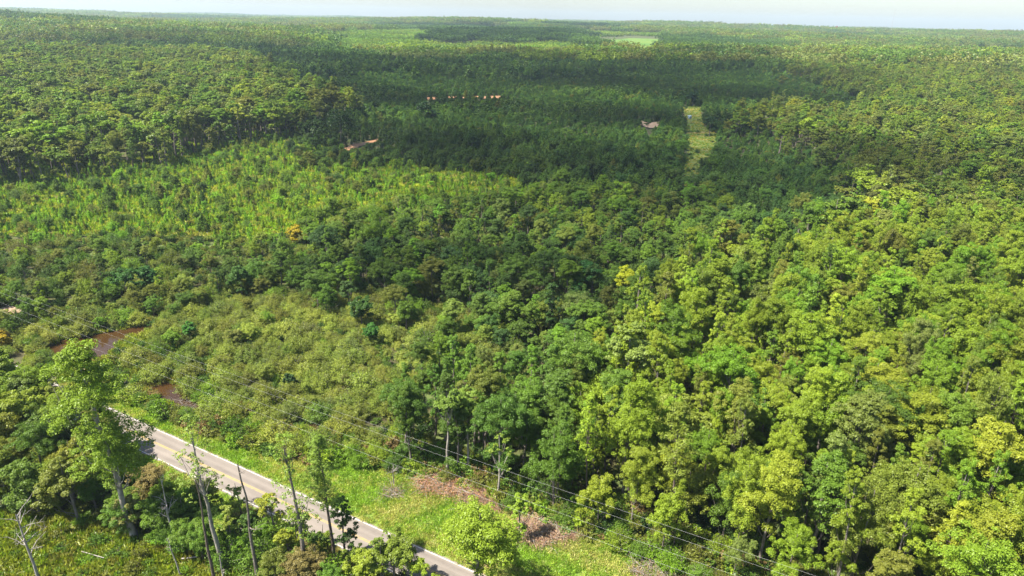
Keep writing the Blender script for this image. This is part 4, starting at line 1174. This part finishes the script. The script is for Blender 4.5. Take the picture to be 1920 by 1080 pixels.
# fallen logs
for (a, b_), l, az, r_, lab in (((356, 1054), 2.2, .1, .11, 'short white log lying in the weeds'), ((176, 1048), 4.5, -.35, .06, 'long bleached branch lying in the clearing')):
    p = ground(a, b_)
    mb = MB(); d = np.array([math.cos(az), math.sin(az), .05])
    mb.tube([d * -l / 2 + [0, 0, .75], [0, 0, .8], d * l / 2 + [0, 0, .85]], [r_, r_ * .95, r_ * .8], 8)
    o = mb.build('fallen_log', M['deadwood'], smooth=True); o.location = p
    tag(o, lab, 'log', 'wood lying in the clearing')

# ------------------------------------------------------------------ power lines
WA = ground(692, 828, 10.0); WB = ground(1364, 1078, 10.0)
WD = (WB - WA)[:2] / np.hypot(*(WB - WA)[:2]); WN = np.array([-WD[1], WD[0]])
if WN[1] < 0: WN = -WN
L0, L1 = -135.0, 95.0
for off, zz, lab in ((4.6, 10.2, 'thin overhead wire on the forest side of the line'), (2.9, 10.2, 'second overhead wire from the forest'), (0, 10.0, 'thick overhead wire nearer the road'), (-1.9, 9.4, 'lowest overhead wire on the road side')):
    mb = MB()
    t = np.linspace(0, 1, 60)
    q = WA[:2] + WD * (L0 + (L1 - L0) * t)[:, None] + WN * off
    z = zz + 1.6 * ((2 * t - 1) ** 2) - .4
    mb.tube(np.column_stack([q, z]), np.full(60, .008), 4)
    o = mb.build('power_line', M['wire'])
    tag(o, lab, 'power line', 'power lines along the road')
for Lx, lab in ((L0, 'wooden utility pole carrying the wires beyond the pond'), (L1, 'wooden utility pole carrying the wires beyond the verge')):
    q = WA[:2] + WD * Lx + WN * 1.5
    o = empty('utility_pole', (q[0], q[1], 0), math.atan2(WN[1], WN[0]))
    mb = MB(); mb.tube([[0, 0, 0], [0, 0, 6], [0, 0, 12.2]], [.17, .15, .11], 10); mb.build('pole', M['pole'], o, True)
    mb = MB(); mb.box((0, 0, 11.1), (7.2, .12, .14)); mb.build('crossarm', M['pole'], o)
    for xx in (3.1, 1.4, -1.5, -3.4):
        mb = MB(); mb.tube([[xx, 0, 11.17], [xx, 0, 11.25], [xx, 0, 11.36]], [.05, .07, .03], 8); mb.build('insulator', M['white'], o)
    tag(o, lab, 'utility pole', 'utility poles')

# ------------------------------------------------------------------ hunting stand, vehicle, mast
M['blind'] = principled('pale_blue_panel', (.42, .55, .60)); M['steel'] = principled('grey_steel', (.18, .18, .19), .5)
M['darkopen'] = principled('dark_opening', (.02, .02, .022)); M['carpaint'] = principled('pale_car_paint', (.45, .52, .58), .3); M['tyre'] = principled('tyre', (.02, .02, .02)); M['glass'] = principled('car_glass', (.03, .04, .05), .1)
M['mast'] = principled('mast_paint', (.5, .45, .45), .5)
p = ground(1292, 232); hS = height_to(p, 217)
o = empty('hunting_stand', p, .25)
bh = 2.0; lz = max(1.8, hS - bh)
for sx in (-1, 1):
    for sy in (-1, 1):
        mb = MB(); mb.tube([[sx * 1.35, sy * 1.35, 0], [sx * .9, sy * .9, lz]], [.07, .06], 6); mb.build('leg', M['steel'], o)
mb = MB(); mb.box((0, 0, lz + .06), (2.5, 2.5, .12)); mb.build('platform', M['steel'], o)
mb = MB(); mb.box((0, 0, lz + .12 + bh / 2), (2.1, 2.1, bh)); cabin = mb.build('cabin', M['blind'], o)
for sx, sy in ((0, -1), (-1, 0), (1, 0)):
    mb = MB(); mb.box((sx * 1.052, sy * 1.052, lz + 1.35), (.03 if sx else 1.3, .03 if sy else 1.3, .45)); mb.build('window', M['darkopen'], cabin)
mb = MB(); mb.box((0, 0, lz + .12 + bh + .06), (2.5, 2.5, .12)); mb.build('roof', M['blind'], o)
mb = MB(); mb.tube([[-.3, -2.0, 0], [-.3, -1.1, lz]], [.04, .04], 6); mb.tube([[.3, -2.0, 0], [.3, -1.1, lz]], [.04, .04], 6)
for k in range(6):
    t = (k + .5) / 6; mb.tube([[-.3, -2.0 + .9 * t, lz * t], [.3, -2.0 + .9 * t, lz * t]], [.025, .025], 6)
mb.build('ladder', M['steel'], o)
tag(o, 'pale blue raised hunting stand on legs in the lane', 'hunting stand')

p = ground(920, 194); 
o = empty('parked_pickup', p + np.array([0, 0, .2]), .2)
mb = MB(); mb.box((0, 0, .78), (5.2, 1.85, .62)); mb.box((2.0, 0, 1.05), (1.3, 1.75, .16)); body = mb.build('body', M['carpaint'], o)
mb = MB()
v = [[-.9, -.85, 1.08], [1.3, -.85, 1.08], [1.3, .85, 1.08], [-.9, .85, 1.08], [-.7, -.72, 1.75], [.7, -.72, 1.75], [.7, .72, 1.75], [-.7, .72, 1.75]]
mb.add(v, [[3, 2, 1, 0], [4, 5, 6, 7], [0, 1, 5, 4], [1, 2, 6, 5], [2, 3, 7, 6], [3, 0, 4, 7]]); cab = mb.build('cab', M['carpaint'], o)
mb = MB(); mb.box((.05, -.80, 1.4), (1.3, .08, .4)); mb.build('window', M['glass'], cab)
mb = MB(); mb.box((.05, .80, 1.4), (1.3, .08, .4)); mb.build('window', M['glass'], cab)
mb = MB(); mb.box((-1.75, 0, 1.12), (1.5, 1.6, .06)); mb.build('load_bed', M['steel'], o)
for sx in (-1.6, 1.65):
    for sy in (-.86, .86):
        mb = MB(); mb.tube([[sx, sy - .12, .38], [sx, sy - .119, .38], [sx, sy + .119, .38], [sx, sy + .12, .38]], [.05, .38, .38, .05], 14); mb.build('wheel', M['tyre'], o)
tag(o, 'small pale vehicle parked beside the red clay track', 'pickup truck')

mx, my = 3150 * math.sin(R(28.15)), 3150 * math.cos(R(28.15)); mz = float(hgt(mx, my))
for _ in range(30):
    a_ = math.atan2(mx, my); 
    if proj(mx, my, mz + 60)[0] > 1656: a_ -= .0008
    else: a_ += .0008
    mx, my = 3150 * math.sin(a_), 3150 * math.cos(a_); mz = float(hgt(mx, my))
mh = height_to((mx, my, mz), 17)
o = empty('radio_mast', (mx, my, mz))
lat = MB()
for k in range(3):
    a = k * 2.094; lat.tube([[math.cos(a) * .7, math.sin(a) * .7, 0], [math.cos(a) * .5, math.sin(a) * .5, mh]], [.11, .08], 4)
nb_ = int(mh / 2.5)
for q in range(nb_):
    for k in range(3):
        a = k * 2.094; c_ = (k + 1) * 2.094; r1 = .7 - .2 * q / nb_
        lat.tube([[math.cos(a) * r1, math.sin(a) * r1, q * 2.5], [math.cos(c_) * r1, math.sin(c_) * r1, q * 2.5 + 2.5]], [.04, .04], 4)
lat.build('lattice', M['mast'], o)
for k in range(3):
    for hh in (.55, .95):
        a = k * 2.094 + .5; mb = MB(); mb.tube([[0, 0, mh * hh], [math.cos(a) * mh * .5, math.sin(a) * mh * .5, 0]], [.03, .03], 4); mb.build('guy_wire', M['wire'], o)
tag(o, 'thin radio mast rising above the far woods', 'radio mast')
# far autumn-red trees
for (a, b_, tp, tn, lab) in ((1567, 62, 50, (.30, .06, .05), 'red-leaved tree in the far woods below the mast'), (1697, 72, 64, (.28, .10, .07), 'smaller reddish tree in the far woods'), (1566, 92, 76, (.20, .20, .05), 'pale yellow tree on the far slope')):
    hero(BL(8, .1, 40, 30, 2.0, limbs=3), (a, b_), tp - 2, tn, lab, group='trees that stand out')

# ------------------------------------------------------------------ haze
HD = 0.00008
m, nt, out = node_mat('haze')
pv = N(nt, 'ShaderNodeVolumePrincipled')
pv.inputs['Color'].default_value = (.68, .85, 1.0, 1)
pv.inputs['Density'].default_value = HD
pv.inputs['Anisotropy'].default_value = 0.2
nt.links.new(pv.outputs[0], out.inputs['Volume'])
mb = MB(); mb.box((0, 4500, 88), (26000, 12000, 210))
o = mb.build('haze', m)
tag(o, 'thin pale haze over the whole valley', kind='stuff')
